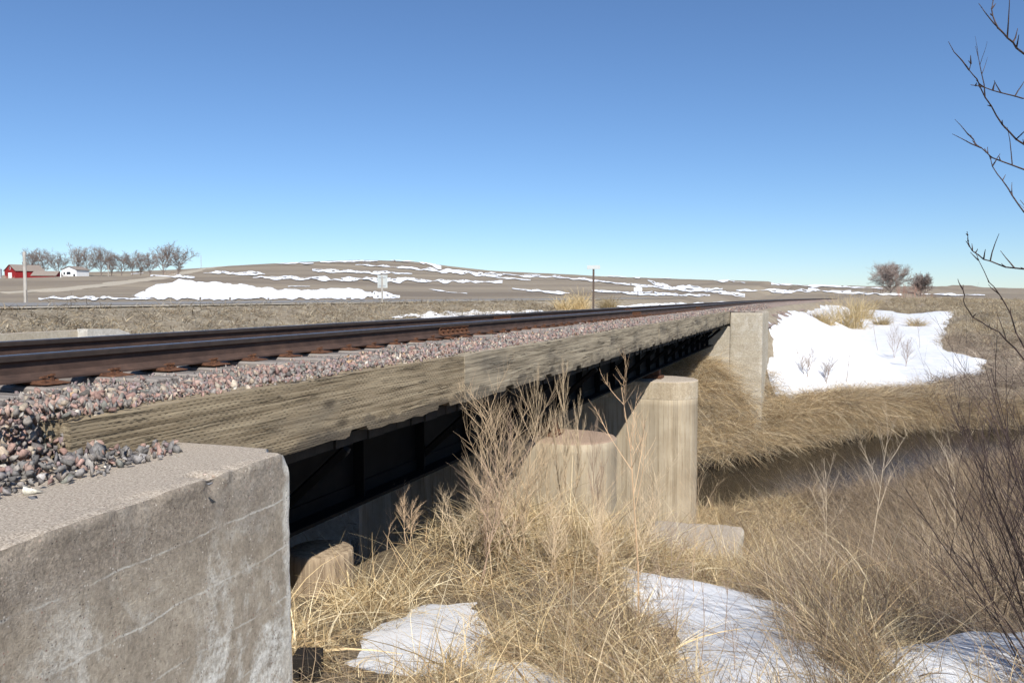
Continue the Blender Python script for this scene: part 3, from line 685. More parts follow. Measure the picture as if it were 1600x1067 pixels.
# piers: walls with rounded noses, and a band of cap concrete
def pier(yc, rad, ztop, zbot, xr, xl, label, cap):
    pr_ = tag(empty('concrete_pier', (xr - 2.0, yc, zbot)), label, 'pier')
    pts = [];
    for k in range(25): th = -math.pi / 2 + math.pi * k / 24; pts.append((xr - rad + rad * math.cos(th), yc + rad * math.sin(th)))
    for k in range(25): th = math.pi / 2 + math.pi * k / 24; pts.append((xl + rad + rad * math.cos(th), yc + rad * math.sin(th)))
    def shell(z0, z1, grow, mat, name):
        cx0 = (xr + xl) / 2; zs = np.linspace(z0, z1, 24); V = []; n_ = len(pts)
        for iz, z_ in enumerate(zs):
            for q, (x_, y_) in enumerate(pts):
                j = 0.010 * float(vnoise(q * 0.9, z_ * 4, 91)); nx_ = x_ - np.clip(x_, xl + rad, xr - rad); ny_ = y_ - yc; l_ = math.hypot(nx_, ny_)
                V.append((x_ + nx_ / l_ * (grow + j), y_ + ny_ / l_ * (grow + j), z_))
        for f_, dz in ((0.97, 0.016), (0.85, 0.03)):
            for q, (x_, y_) in enumerate(pts):
                c_ = np.clip(x_, xl + rad, xr - rad); V.append((c_ + (x_ - c_) * f_, yc + (y_ - yc) * f_, z1 + dz + 0.02 * float(vnoise(q * 0.7, f_ * 9, 92))))
        R_ = len(zs) + 2
        Fc = [(i * n_ + q, i * n_ + (q + 1) % n_, (i + 1) * n_ + (q + 1) % n_, (i + 1) * n_ + q) for i in range(R_ - 1) for q in range(n_)]
        Fc.append(tuple((R_ - 1) * n_ + q for q in range(n_)))
        return rel(mk(name, V, Fc, mat, smooth=True), pr_)
    pm_ = pier_mat(xr - rad, yc, rad)
    if cap:
        shell(zbot, ztop - cap, 0, pm_, 'shaft'); shell(ztop - cap + 0.002, ztop, 0.005, M['pier_cap'], 'cap')
    else: shell(zbot, ztop, 0, pm_, 'shaft')
    for gxx in (-3.98, -6.96):
        m = MB(); m.box(gxx - 0.24, gxx + 0.24, yc - 0.22, yc + 0.22, ztop + 0.03, ztop + 0.09).box(gxx - 0.17, gxx + 0.17, yc - 0.14, yc + 0.14, ztop + 0.09, GB - 0.002)
        rel(m.build('bearing', M['rust']), pr_)
    return pr_
pier(12.1, 0.66, -1.80, -4.6, -2.86, -7.2, 'broad round-nosed concrete pier half hidden by tall weeds', 0)
pier(20.9, 0.78, -1.74, -5.9, -2.86, -7.4, 'tall tan concrete pier with streaked rounded nose and paler top band', 0.42)
# broken footing block between the piers
fb = tag(empty('footing_block', (-1.9, 15.3, -4.8)), 'low rough concrete footing block beside the snow patch below the piers', 'concrete block')
Vb, Fb, Nb = grid_box((-3.0, 14.3, -5.9), (-1.3, 16.1, -4.02), 0.06, 0.09)
Vb = Vb + Nb * (0.05 * fbm(Vb[:, 0] * 2.2 + Vb[:, 1], Vb[:, 2] * 2.2, 4, 85))[:, None]
rel(mk('block', Vb, Fb, M['far_abut'], smooth=True), fb)
# cut-off pile under the near end
px_, py_ = -3.98, 5.95
pl = tag(empty('cut_off_pile', (px_, py_, tz(px_, py_))), 'short round cut-off pile in the shade under the near end of the bridge', 'pile')
m = MB(); V = []; K = 28; zs = [tz(px_, py_) - 0.6, -2.3, -2.1, -1.95, -1.85, -1.80, -1.785]
prad = [0.29, 0.285, 0.28, 0.28, 0.28, 0.275, 0.25]
for z_, r_ in zip(zs, prad):
    for q in range(K): a = 2 * math.pi * q / K; rj = r_ * (1 + 0.03 * float(vnoise(q * 0.8, z_, 3))); V.append((px_ + rj * math.cos(a), py_ + rj * math.sin(a), z_))
Fc = [(i * K + q, i * K + (q + 1) % K, (i + 1) * K + (q + 1) % K, (i + 1) * K + q) for i in range(len(zs) - 1) for q in range(K)] + [tuple((len(zs) - 1) * K + q for q in range(K))]
t = NT('pile_wood', 0.9); g = t.noise(t.mapping(t.pos(), (22, 22, 1.2)), 1, 6, 0.7)
M['pile'] = t.fin(t.ramp(g, [(0.3, (0.13, 0.09, 0.06)), (0.6, (0.36, 0.28, 0.19)), (0.75, (0.45, 0.36, 0.26))]), t.bump(g, 0.7, 0.015))
rel(mk('shaft', V, Fc, M['pile'], smooth=True), pl)
# made-up black block, added for the dark patch at the near abutment's foot
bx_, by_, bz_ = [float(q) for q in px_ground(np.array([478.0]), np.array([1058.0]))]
sb = tag(MB().box(-0.075, 0.075, -0.075, 0.075, -0.3, 0.14).build('stand_in_block', plain('stand_in_black', (0.018, 0.015, 0.013), 0.8, 0.3, 20), bevel=0.008),
         'added black square block standing in for a dark patch at the near abutment foot', 'stand-in block')
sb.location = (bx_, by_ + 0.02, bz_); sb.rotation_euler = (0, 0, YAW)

# ================================================================== TRACK
track = tag(empty('railway_track', (-5.47, 5, -0.4)), 'single railway track with two rusty brown rails on wooden ties', 'railway track')
prof = [(-0.07, 0), (0.07, 0), (0.07, 0.012), (0.02, 0.03), (0.0085, 0.05), (0.0085, 0.118), (0.034, 0.133), (0.036, 0.162), (0.03, 0.17), (0.018, 0.1725),
        (-0.018, 0.1725), (-0.03, 0.17), (-0.036, 0.162), (-0.034, 0.133), (-0.0085, 0.118), (-0.0085, 0.05), (-0.02, 0.03), (-0.07, 0.012)]
rail_ys = [-8, 0] + list(np.arange(4, 50, 6)) + list(np.arange(50, 190, 4))
def path_x(off, y): return float(xc(y)) + off
for off in (0.75, -0.75):
    V = []; n_ = len(prof)
    for y_ in rail_ys:
        for (a, b) in prof: V.append((path_x(off, y_) + a, y_, b - 0.1725))
    Fc = []; mi = []
    for i in range(len(rail_ys) - 1):
        for q in range(n_):
            Fc.append((i * n_ + q, i * n_ + (q + 1) % n_, (i + 1) * n_ + (q + 1) % n_, (i + 1) * n_ + q))
            mi.append(1 if q in (8, 9, 10) else 2 if q in (6, 7, 11, 12) else 0)
    Fc.append(tuple(range(n_))); Fc.append(tuple((len(rail_ys) - 1) * n_ + q for q in range(n_ - 1, -1, -1))); mi += [0, 0]
    rl = rel(mk('rail', V, Fc, [M['rail'], M['railhead'], M['railside']], midx=mi), track)
    for yj in ((10.3, 22.2, 34.1) if off > 0 else (4.1, 16.0, 27.9)):
        for sx in (1, -1):
            x0 = path_x(off, yj); m = MB()
            m.prism([(x0 + sx * 0.009, -0.135), (x0 + sx * 0.07, -0.152), (x0 + sx * 0.07, -0.145), (x0 + sx * 0.03, -0.125), (x0 + sx * 0.024, -0.075), (x0 + sx * 0.042, -0.058), (x0 + sx * 0.044, -0.045), (x0 + sx * 0.009, -0.052)], 'y', yj - 0.46, yj + 0.46)
            for q in range(6):
                yb = yj - 0.38 + q * 0.152; xb = x0 + sx * 0.024
                m.tube([(xb, yb, -0.095), (xb + sx * 0.028, yb, -0.095)], [0.02, 0.02], 6); m.tube([(xb + sx * 0.028, yb, -0.095), (xb + sx * 0.05, yb, -0.095)], 0.011, 6)
            jb = m.build('joint_bar', M['rust']); jb.parent = rl
# ties with plates and spikes
tproto = MB().box(-1.3, 1.3, -0.115, 0.115, -0.17, 0).build('tie', M['tie'], bevel=0.012, seg=1); tproto.parent = track
pproto = MB().prism([(-0.17, 0), (0.19, 0), (0.19, 0.008), (0.085, 0.014), (0.082, 0.024), (0.072, 0.024), (0.072, 0.0185), (-0.072, 0.0185), (-0.072, 0.024), (-0.082, 0.024), (-0.085, 0.014), (-0.17, 0.008)], 'y', -0.095, 0.095).build('tie_plate', M['rust'], bevel=0.002, seg=1)
sproto = MB().box(-0.008, 0.008, -0.008, 0.008, -0.05, 0.034).add([(-0.03, -0.015, 0.03), (0.013, -0.015, 0.034), (0.013, 0.015, 0.034), (-0.03, 0.015, 0.03), (-0.03, -0.013, 0.038), (0.012, -0.014, 0.049), (0.012, 0.014, 0.049), (-0.03, 0.013, 0.038)],
        [(0, 3, 2, 1), (4, 5, 6, 7), (0, 1, 5, 4), (1, 2, 6, 5), (2, 3, 7, 6), (3, 0, 4, 7)]).build('spike', M['rust'])
first = [True, True, True]
def cp(proto, i, parent, loc, rot):
    if first[i]: o = proto; first[i] = False
    else: o = proto.copy(); COL.objects.link(o)
    o.parent = parent; o.location = loc; o.rotation_euler = rot; return o
y_ = 0.9; k = 0
while y_ < 62:
    rz = random.uniform(-0.02, 0.02); tp = random.uniform(-0.012, 0.006)
    ti = cp(tproto, 0, track, (float(xc(y_)) + 5.47 + random.uniform(-0.06, 0.06), y_ - 5, 0.4 - 0.1925 + tp), (random.uniform(-0.015, 0.015), random.uniform(-0.004, 0.004), rz))
    if y_ < 36:
        for off in (0.75, -0.75):
            sx = 1 if off > 0 else -1
            cp(pproto, 1, ti, (off - ti.location.x, random.uniform(-0.01, 0.01), 0.001 - tp), (0, 0, 0 if sx > 0 else math.pi))
            for (dx, dy, q) in ((0.082, 0.055, 0), (0.14, -0.05, 0), (-0.082, -0.055, 1)):
                if y_ < 24 and (sx > 0 or q): cp(sproto, 2, ti, (off - ti.location.x + sx * dx, dy, 0.004 + random.uniform(0, 0.012) - tp), (0, 0, (0 if (sx > 0) != bool(q) else math.pi)))
    y_ += random.uniform(0.47, 0.53); k += 1

# ================================================================== BALLAST
PAL = [((0.34, 0.21, 0.175), 4), ((0.39, 0.27, 0.225), 4), ((0.25, 0.15, 0.13), 2), ((0.17, 0.158, 0.148), 4), ((0.26, 0.24, 0.22), 6), ((0.115, 0.11, 0.108), 2),
       ((0.25, 0.19, 0.195), 3), ((0.5, 0.43, 0.335), 1.5), ((0.4, 0.33, 0.25), 1.6), ((0.6, 0.56, 0.49), 0.45), ((0.42, 0.27, 0.15), 0.2), ((0.19, 0.2, 0.18), 1.5)]
PC = np.array([c for c, _ in PAL]); PW = np.array([w for _, w in PAL]); PW = PW / PW.sum()
def rock(seed, flat=0.7, n=11):
    rnd = random.Random(seed); bm = bmesh.new()
    for _ in range(n):
        v = Vector((rnd.gauss(0, 1), rnd.gauss(0, 1), rnd.gauss(0, 1))).normalized() * rnd.uniform(0.6, 1.15)
        bm.verts.new((v.x * rnd.uniform(0.85, 1.15), v.y * 0.85, v.z * flat))
    r_ = bmesh.ops.convex_hull(bm, input=bm.verts); bmesh.ops.delete(bm, geom=[g for g in r_['geom_interior'] if isinstance(g, bmesh.types.BMVert)], context='VERTS')
    bmesh.ops.triangulate(bm, faces=bm.faces); bm.verts.index_update()
    V = np.array([v.co[:] for v in bm.verts]); Fc = np.array([[v.index for v in f.verts] for f in bm.faces]); bm.free()
    return V, Fc
ROCKS = [rock(500 + i, random.uniform(0.42, 0.7), random.choice([8, 9, 10, 12])) for i in range(26)]
def bal_z(x, y):                                # top of the ballast bed
    x = np.asarray(x, float); y = np.asarray(y, float); lat = x - xc(y)
    z = -0.225 + 0.015 * sst(1.0, 1.35, np.abs(lat)) - 0.015 * sst(1.5, 2.1, np.abs(lat)) + 0.045 * fbm(x * 2.0, y * 2.0, 3, 55)
    z = z - 0.02 * sst(0.9, 0.6, np.abs(np.abs(lat) - 0.75))
    sp = sst(3.15, 2.75, y)                     # spilling past the end of the curb onto the block
    z = np.where((lat > 1.75), z - sp * np.clip((lat - 1.85) / 0.5, 0, 1.2) * 0.2, z)
    farm = sst(Y1 + 0.3, Y1 + 1.2, y)
    z = z - farm * np.maximum(0, np.abs(lat) - 1.7) * 0.42
    return z
bed = tag(empty('ballast_bed', (-5.47, 10, -0.6)), kind='structure')
bx0 = np.concatenate([np.linspace(-7.53, -3.6, 40), np.linspace(-3.5, -3.41, 4)])
def bed_sheet(lo, hi, ys, name):
    L = np.linspace(lo, hi, 46); X, Y = np.meshgrid(L, ys, indexing='ij'); Xw = X + xc(Y)
    return rel(sheet(name, Xw, Y, bal_z(Xw, Y) - 0.008, mat=M['ballast']), bed)
bed_sheet(-2.06, 2.068, np.arange(3.1, Y1 + 0.1, 0.08), 'bed_surface')
bed_sheet(-2.9, 2.06, np.arange(2.7, 3.15, 0.08), 'bed_surface'); bed_sheet(-2.9, 2.33, np.arange(-8, 2.75, 0.08), 'bed_surface')
bed_sheet(-3.6, 3.4, np.concatenate([np.arange(Y1 + 0.05, 60, 0.2), np.arange(60, 190, 2.0)]), 'bed_surface')
pts = []
def scatter(x0, x1, y0, y1, sp, smin, smax, keep=None, lift=0.0, zf=bal_z):
    nx, ny = int((x1 - x0) / sp), int((y1 - y0) / sp)
    a, b = np.meshgrid(np.arange(nx), np.arange(ny), indexing='ij')
    x = x0 + (a + RNG.random(a.shape)) * sp; y = y0 + (b + RNG.random(a.shape)) * sp
    x = x.ravel(); y = y.ravel()
    if keep is not None: k = keep(x, y); x = x[k]; y = y[k]
    s = smin + (smax - smin) * RNG.random(len(x)) ** 2.2
    z = zf(x, y) + lift + s * 0.2 + 0.015 * RNG.random(len(x))
    pts.append(np.stack([x, y, z, s], -1))
tie_gap = lambda x, y: ~((np.abs(x - XN) < 0.13))
scatter(-4.6, -3.42, 1.6, 7, 0.036, 0.014, 0.044, tie_gap); scatter(-4.6, -3.42, 7, 13, 0.045, 0.018, 0.046, tie_gap); scatter(-4.6, -3.42, 13, 31.8, 0.06, 0.024, 0.05, tie_gap)
scatter(-4.52, -4.0, 1.6, 20, 0.07, 0.014, 0.03, lambda x, y: RNG.random(len(x)) < 0.5, 0.025)
scatter(-3.44, -3.225, 2.8, 31.8, 0.036, 0.012, 0.032, lambda x, y: RNG.random(len(x)) < 0.75, 0.022 )
scatter(-3.5, -3.21, 2.3, 3.3, 0.036, 0.016, 0.045, lambda x, y: RNG.random(len(x)) < sst(3.25, 2.9, y), 0.05)
scatter(-3.42, -3.12, 1.2, 2.95, 0.036, 0.016, 0.045)
tops = lambda x, y: x * 0 - 0.2
scatter(-3.44, -3.19, 2.5, 3.6, 0.036, 0.018, 0.04, lambda x, y: RNG.random(len(x)) < sst(3.5, 2.9, y), 0.012, tops)
scatter(-3.44, -3.2, 2.5, 3.15, 0.04, 0.018, 0.04, lambda x, y: RNG.random(len(x)) < sst(3.1, 2.75, y), 0.045, tops)
scatter(-6.1, -4.85, 2, 26, 0.08, 0.02, 0.04)
scatter(-4.4, -2.3, Y1 + 0.1, 60, 0.11, 0.03, 0.06)
blk = lambda x, y: x * 0 - 0.402
edgef = lambda x, y: x < -3.19 + 0.3 * sst(3.45, 3.1, y) + 0.07 * fbm(y * 5, y * 0, 3, 88) + 0.05 * RNG.random(len(x))
scatter(-3.2, -2.7, 1.3, 3.38, 0.045, 0.016, 0.042, lambda x, y: edgef(x, y), 0.006, blk)
scatter(-3.2, -2.85, 1.3, 3.0, 0.045, 0.018, 0.042, lambda x, y: edgef(x + 0.1, y), 0.045, blk)
PT = np.concatenate(pts); N = len(PT)
ci = RNG.choice(len(PC), N, p=PW); cj = (PC[ci] * 0.8 + 0.2 * np.array([[0.27, 0.215, 0.18]])) * (0.75 + 0.5 * RNG.random((N, 1)))
# dusty reddish zone along the tie ends
spill = (PT[:, 0] > -3.21) & (PT[:, 1] < 3.4); gm = spill & (RNG.random(N) < 0.6); cj[gm] = cj[gm].mean(1, keepdims=True) * np.array([[0.98, 0.92, 0.88]]) * 0.85
rot = RNG.random((N, 3)) * 2 * math.pi; rot[:, :2] *= 0.35; rk = RNG.integers(0, len(ROCKS), N)
asp = 0.75 + 0.5 * RNG.random((N, 3))
dc = np.hypot(PT[:, 0], PT[:, 1]); vis = PT[:, 3] / dc - 10.0 * ((PT[:, 0] < -4.6) | (PT[:, 1] < 2.0))
big = np.argsort(-vis)[:280]; isbig = np.zeros(N, bool); isbig[big] = True
def rotm(e):
    cx, sx = np.cos(e[:, 0]), np.sin(e[:, 0]); cy, sy = np.cos(e[:, 1]), np.sin(e[:, 1]); cz, sz = np.cos(e[:, 2]), np.sin(e[:, 2])
    Rm = np.empty((len(e), 3, 3))
    Rm[:, 0, 0] = cy * cz; Rm[:, 0, 1] = sx * sy * cz - cx * sz; Rm[:, 0, 2] = cx * sy * cz + sx * sz
    Rm[:, 1, 0] = cy * sz; Rm[:, 1, 1] = sx * sy * sz + cx * cz; Rm[:, 1, 2] = cx * sy * sz - sx * cz
    Rm[:, 2, 0] = -sy; Rm[:, 2, 1] = sx * cy; Rm[:, 2, 2] = cx * cy
    return Rm
def join_rocks(sel, name, parent, kind=None):
    VV = []; FF = []; CC = []; b = 0
    for k, (rv, rf) in enumerate(ROCKS):
        m = np.where(sel & (rk == k))[0]
        if not len(m): continue
        Rm = rotm(rot[m]); L = rv[None] * (asp[m] * PT[m, 3:4])[:, None, :]
        Wd = np.einsum('nij,nkj->nki', Rm, L) + PT[m, None, :3]
        nv = len(rv); VV.append(Wd.reshape(-1, 3)); CC.append(np.repeat(cj[m], nv, 0))
        FF.append((rf[None] + (np.arange(len(m)) * nv)[:, None, None]).reshape(-1, 3) + b); b += nv * len(m)
    o = mk(name, np.concatenate(VV), np.concatenate(FF), M['stone'], col=np.concatenate(CC)); rel(o, parent)
    if kind: o['kind'] = kind
    return o
join_rocks(~isbig, 'stones', bed, 'stuff')
rmesh = {}
def rock_obj(name, k, colr, parent=None):
    key = (k, colr)
    if key not in rmesh:
        v, f = ROCKS[k]; o = mk(name, v, f, M['stone'], col=np.array(colr)); rmesh[key] = o.data
    else:
        o = bpy.data.objects.new(name, rmesh[key]); COL.objects.link(o)
    return o
for i in big:
    q = tuple(round(float(v), 2) for v in cj[i]); o = rock_obj('stone', int(rk[i]), q)
    o.location = PT[i, :3]; o.rotation_euler = rot[i]; o.scale = asp[i] * PT[i, 3]; rel(o, bed); o.location = PT[i, :3]
# loose stones lying by themselves on the block
def loose(u, v, s, colr, k, label, sc=(1, 1, 0.8)):
    dx, dy, dz = [float(q) for q in ray(u, v)]; t_ = (-0.4 - CAMZ) / dz
    o = tag(rock_obj('loose_stone', k, colr), label, 'stone'); o.scale = (s * sc[0], s * sc[1], s * sc[2])
    o.rotation_euler = (0.1, 0.15, k * 1.3)
    zmin = min((o.rotation_euler.to_matrix() @ (Vector(vv) * s * 1.0 * Vector((1,1,1)).normalized().length * 1.0)).z for vv in ROCKS[k][0]) * sc[2]
    o.location = (dx * t_, dy * t_, -0.404 - zmin * 0.9); return o
loose(47, 772, 0.046, (0.74, 0.7, 0.58), 3, 'cream white block-shaped stone lying apart on the near concrete block', (1, 0.9, 0.95))
loose(49, 779, 0.028, (0.15, 0.15, 0.16), 5, 'small dark grey stone leaning in front of the cream white stone', (1, 0.8, 0.9))
loose(120, 741, 0.022, (0.68, 0.62, 0.45), 8, 'small pale yellow pointed stone alone on the concrete block', (0.8, 0.8, 1.1))
loose(149, 730, 0.021, (0.55, 0.4, 0.33), 9, 'small pinkish stone lying right of the pale yellow stone')
loose(257, 713, 0.026, (0.27, 0.24, 0.24), 11, 'flat grey stone near the right end of the stones on the block')
loose(240, 706, 0.024, (0.16, 0.09, 0.08), 14, 'rounded dark maroon stone at the right end of the ballast spill')
loose(279, 713, 0.011, (0.42, 0.2, 0.14), 2, 'tiny orange stone, rightmost on the concrete block top')
loose(263, 686, 0.032, (0.24, 0.19, 0.2), 6, 'purple grey stone resting against the incised timber')
loose(12, 768, 0.026, (0.2, 0.18, 0.18), 19, 'flat dark stone at the left picture edge on the block', (1.2, 1, 0.5))
for i, (u, v, s) in enumerate([(322, 737, 0.016), (333, 740, 0.014), (327, 752, 0.018)]):
    o = loose(u, v, s, [(0.62, 0.5, 0.42), (0.5, 0.38, 0.3), (0.2, 0.2, 0.21)][i], 20 + i, ['pale pink pebble lodged in the chipped edge of the concrete block', 'tan pebble beside the pale pink one on the chipped block edge', 'grey pebble wedged lowest in the chipped edge of the block'][i])
    o.location.z -= 0.012

# ================================================================== VEGETATION
STRAW = np.array([(0.62, 0.48, 0.27), (0.72, 0.59, 0.36), (0.5, 0.37, 0.2), (0.8, 0.69, 0.47), (0.38, 0.27, 0.155)]) * np.array([1.0, 0.995, 1.0])
BRUSH = np.array([(0.42, 0.31, 0.2), (0.52, 0.4, 0.265), (0.3, 0.22, 0.15), (0.62, 0.49, 0.32), (0.44, 0.36, 0.28), (0.24, 0.17, 0.12)]) * 0.88
GREY = np.array([(0.42, 0.345, 0.265), (0.32, 0.255, 0.195), (0.52, 0.43, 0.33), (0.24, 0.185, 0.14)])
GOLD = np.array([(0.72, 0.55, 0.29), (0.8, 0.65, 0.39), (0.6, 0.45, 0.23)])
def blades(n, rad, lmin, lmax, w, lean, droop, pal, seed, az=None, azs=9.0, segs=4, base_dark=0.75, up=1.0):
    g = np.random.default_rng(seed)
    a = g.random(n) * 2 * math.pi; r_ = rad * np.sqrt(g.random(n)); bx = r_ * np.cos(a); by = r_ * np.sin(a)
    L = lmin + (lmax - lmin) * g.random(n) ** 1.3
    th = (g.random(n) * 2 * math.pi) if az is None else az + g.normal(0, azs, n)
    le = np.clip(lean * (0.4 + 1.2 * g.random(n)), 0, 1.5); dr = droop * (0.3 + 1.4 * g.random(n))
    tt = np.linspace(0, 1, segs + 1); hx, hy = np.cos(th), np.sin(th)
    bend = g.normal(0, 0.22, n)
    H = np.sin(le)[:, None] * tt[None] + (dr[:, None] * tt[None] ** 2) * 0.7
    Zv = up * np.cos(le)[:, None] * tt[None] - dr[:, None] * tt[None] ** 2 * 0.8
    kx = bend[:, None] * tt[None] ** 2
    X = bx[:, None] + L[:, None] * (H * hx[:, None] - kx * hy[:, None]); Y = by[:, None] + L[:, None] * (H * hy[:, None] + kx * hx[:, None]); Z = L[:, None] * Zv
    ww = w * (0.6 + 0.8 * g.random(n))[:, None] * (1 - 0.8 * tt[None] ** 1.5) * 0.5
    sa = g.random(n) * 2 * math.pi; sx, sy, sz = np.cos(sa)[:, None], np.sin(sa)[:, None], (g.normal(0, 0.4, n))[:, None]
    P1 = np.stack([X - sx * ww, Y - sy * ww, Z - sz * ww], -1); P2 = np.stack([X + sx * ww, Y + sy * ww, Z + sz * ww], -1)
    V = np.stack([P1, P2], 2).reshape(-1, 3)              # n, seg, 2
    k = np.arange(n)[:, None] * (segs + 1) * 2 + np.arange(segs)[None] * 2
    Fc = np.stack([k, k + 1, k + 3, k + 2], -1).reshape(-1, 4)
    c = pal[g.integers(0, len(pal), n)] * (0.75 + 0.5 * g.random((n, 1)))
    C_ = np.repeat(c, (segs + 1) * 2, 0)
    return V, Fc, C_
def merge(parts):
    V = []; Fc = []; C_ = []; b = 0
    for v, f, c in parts: V.append(v); Fc.append(f + b); C_.append(c); b += len(v)
    return np.concatenate(V), np.concatenate(Fc), np.concatenate(C_)
LIB = bpy.data.collections.new('tuft_library')
def tuft_lib(name, makers, mat):
    c = bpy.data.collections.new(name)
    for i, parts in enumerate(makers):
        V, Fc, C_ = merge(parts); o = mk('%s_tuft_%02d' % (name, i), V, Fc, mat, col=C_); COL.objects.unlink(o); c.objects.link(o)
    return c
def grow(name, coll, P, tilt=0.25, az=None, azs=0.4, smin=0.7, smax=1.3):
    n = len(P); me = bpy.data.meshes.new(name); me.vertices.add(n); me.vertices.foreach_set('co', np.asarray(P, np.float32).ravel())
    rz = RNG.random(n) * 2 * math.pi if az is None else az + RNG.normal(0, azs, n)
    rot_ = np.stack([RNG.normal(0, tilt, n), RNG.normal(0, tilt, n), rz], -1).astype(np.float32)
    a = me.attributes.new('rot', 'FLOAT_VECTOR', 'POINT'); a.data.foreach_set('vector', rot_.ravel())
    a = me.attributes.new('scl', 'FLOAT', 'POINT'); a.data.foreach_set('value', (smin + (smax - smin) * RNG.random(n)).astype(np.float32))
    a = me.attributes.new('idx', 'INT', 'POINT'); a.data.foreach_set('value', RNG.integers(0, len(coll.objects), n).astype(np.int32))
    o = bpy.data.objects.new(name, me); COL.objects.link(o)
    ng = bpy.data.node_groups.new(name, 'GeometryNodeTree')
    ng.interface.new_socket('Geometry', in_out='INPUT', socket_type='NodeSocketGeometry'); ng.interface.new_socket('Geometry', in_out='OUTPUT', socket_type='NodeSocketGeometry')
    gi = ng.nodes.new('NodeGroupInput'); go = ng.nodes.new('NodeGroupOutput'); ip = ng.nodes.new('GeometryNodeInstanceOnPoints'); cinf = ng.nodes.new('GeometryNodeCollectionInfo')
    cinf.inputs['Collection'].default_value = coll; cinf.inputs['Separate Children'].default_value = True; cinf.inputs['Reset Children'].default_value = True
    def na(nm, ty):
        q = ng.nodes.new('GeometryNodeInputNamedAttribute'); q.data_type = ty; q.inputs['Name'].default_value = nm; return [s_ for s_ in q.outputs if s_.enabled and s_.name == 'Attribute'][0]
    e2r = ng.nodes.new('FunctionNodeEulerToRotation'); lk = ng.links.new
    lk(gi.outputs[0], ip.inputs['Points']); lk(cinf.outputs[0], ip.inputs['Instance']); ip.inputs['Pick Instance'].default_value = True
    lk(na('idx', 'INT'), ip.inputs['Instance Index']); lk(na('rot', 'FLOAT_VECTOR'), e2r.inputs[0]); lk(e2r.outputs[0], ip.inputs['Rotation']); lk(na('scl', 'FLOAT'), ip.inputs['Scale'])
    lk(ip.outputs[0], go.inputs[0])
    md = o.modifiers.new('grow', 'NODES'); md.node_group = ng
    return tag(o, kind='stuff')
def field(x0, x1, y0, y1, dens, keep):
    n = int((x1 - x0) * (y1 - y0) * dens); x = x0 + (x1 - x0) * RNG.random(n); y = y0 + (y1 - y0) * RNG.random(n)
    k = keep(x, y); x, y = x[k], y[k]
    X, Z = unplan(x, y); kk = (Z > 1.5) & (np.abs(X) < Z * 0.68 + 0.8); x, y = x[kk], y[kk]
    return np.stack([x, y, terrain(x, y) - 0.02], -1)
LEFT = math.pi + YAW                                     # azimuth of picture-left
straw = tuft_lib('straw', [[blades(40, 0.16, 0.08, 0.3, 0.0045, 1.15, 0.35, STRAW, 900 + i), blades(9, 0.14, 0.1, 0.34, 0.011, 1.2, 0.6, STRAW * 1.05, 930 + i), blades(10, 0.12, 0.25, 0.55, 0.004, 0.8, 0.5, STRAW, 950 + i)] for i in range(8)], M['grass'])
tall = tuft_lib('tall', [[blades(30, 0.2, 0.15, 0.45, 0.004, 0.9, 0.4, BRUSH, 1000 + i), blades(14, 0.14, 0.4, 0.95, 0.0035, 0.55, 0.35, BRUSH, 1050 + i, az=0.0, azs=0.9, segs=5), blades(16, 0.25, 0.2, 0.5, 0.003, 1.2, 0.3, GREY, 1080 + i)] for i in range(8)], M['grass'])
hang = tuft_lib('hang', [[blades(60, 0.3, 0.35, 0.9, 0.008, 0.9, 0.9, STRAW * np.array([0.86, 0.85, 0.88]), 1100 + i, segs=5)] for i in range(6)], M['grass'])
greyg = tuft_lib('greyg', [[blades(60, 0.3, 0.2, 0.6, 0.009, 0.8, 0.7, GREY, 1200 + i, segs=4)] for i in range(6)], M['grass'])
rough_ = tuft_lib('verge', [[blades(34, 0.5, 0.1, 0.3, 0.016, 0.8, 0.4, STRAW * np.array([0.6, 0.63, 0.74]), 1300 + i, segs=3)] for i in range(6)], M['grass'])
palef = tuft_lib('palef', [[blades(60, 0.6, 0.4, 1.0, 0.02, 0.45, 0.45, STRAW * np.array([0.72, 0.74, 0.82]), 1450 + i, segs=3)] for i in range(4)], M['grass'])
stalk = tuft_lib('stalk', [[blades(9, 0.12, 0.45, 1.05, 0.0055, 0.5, 0.25, STRAW, 1500 + i, segs=5), blades(8, 0.15, 0.3, 0.6, 0.004, 1.0, 0.5, STRAW, 1550 + i)] for i in range(6)], M['grass'])
golden = tuft_lib('golden', [[blades(120, 0.5, 0.6, 1.5, 0.012, 0.35, 0.45, GOLD, 1400 + i, segs=5)] for i in range(4)], M['grass'])

undeck = lambda x, y: (x < -3.15) & (y > 3.2) & (y < 31)
dnear = lambda x, y: creek_d(x, y) < -2.4
# golden straw on the bank by the near pier
def k_straw(x, y):
    p = sst(1.6, -0.6, x + 0.07 * (y - 8)) * (0.2 + 0.8 * sst(-0.15, 0.15, fbm(x / 0.8, y / 0.8, 3, 77)))
    p = p * np.where(undeck(x, y), sst(-3.9, -3.2, x) * 0.8, 1) * (on_snow(x, y) < -0.2 + 0.4 * RNG.random(len(x)))
    return (RNG.random(len(x)) < p) & dnear(x, y) & ~((x < -2.0) & (y < 3.95)) & ~((x > -3.3) & (x < -0.9) & (y > 11.8) & (y < 16.4))
grow('dry_grass', straw, field(-4.6, 2.2, 2.6, 14, 150, k_straw), 0.3)
grow('dry_grass', straw, field(-4.2, 2.5, 14, 27, 60, k_straw), 0.3, smin=1.1, smax=1.9)
k_pier = lambda x, y: (creek_d(x, y) < -3) & (on_snow(x, y) < -0.6) & ~undeck(x, y)
grow('dry_grass', straw, field(-3.6, -0.6, 7.0, 12.0, 40, k_pier), 0.2, smin=1.1, smax=1.8)
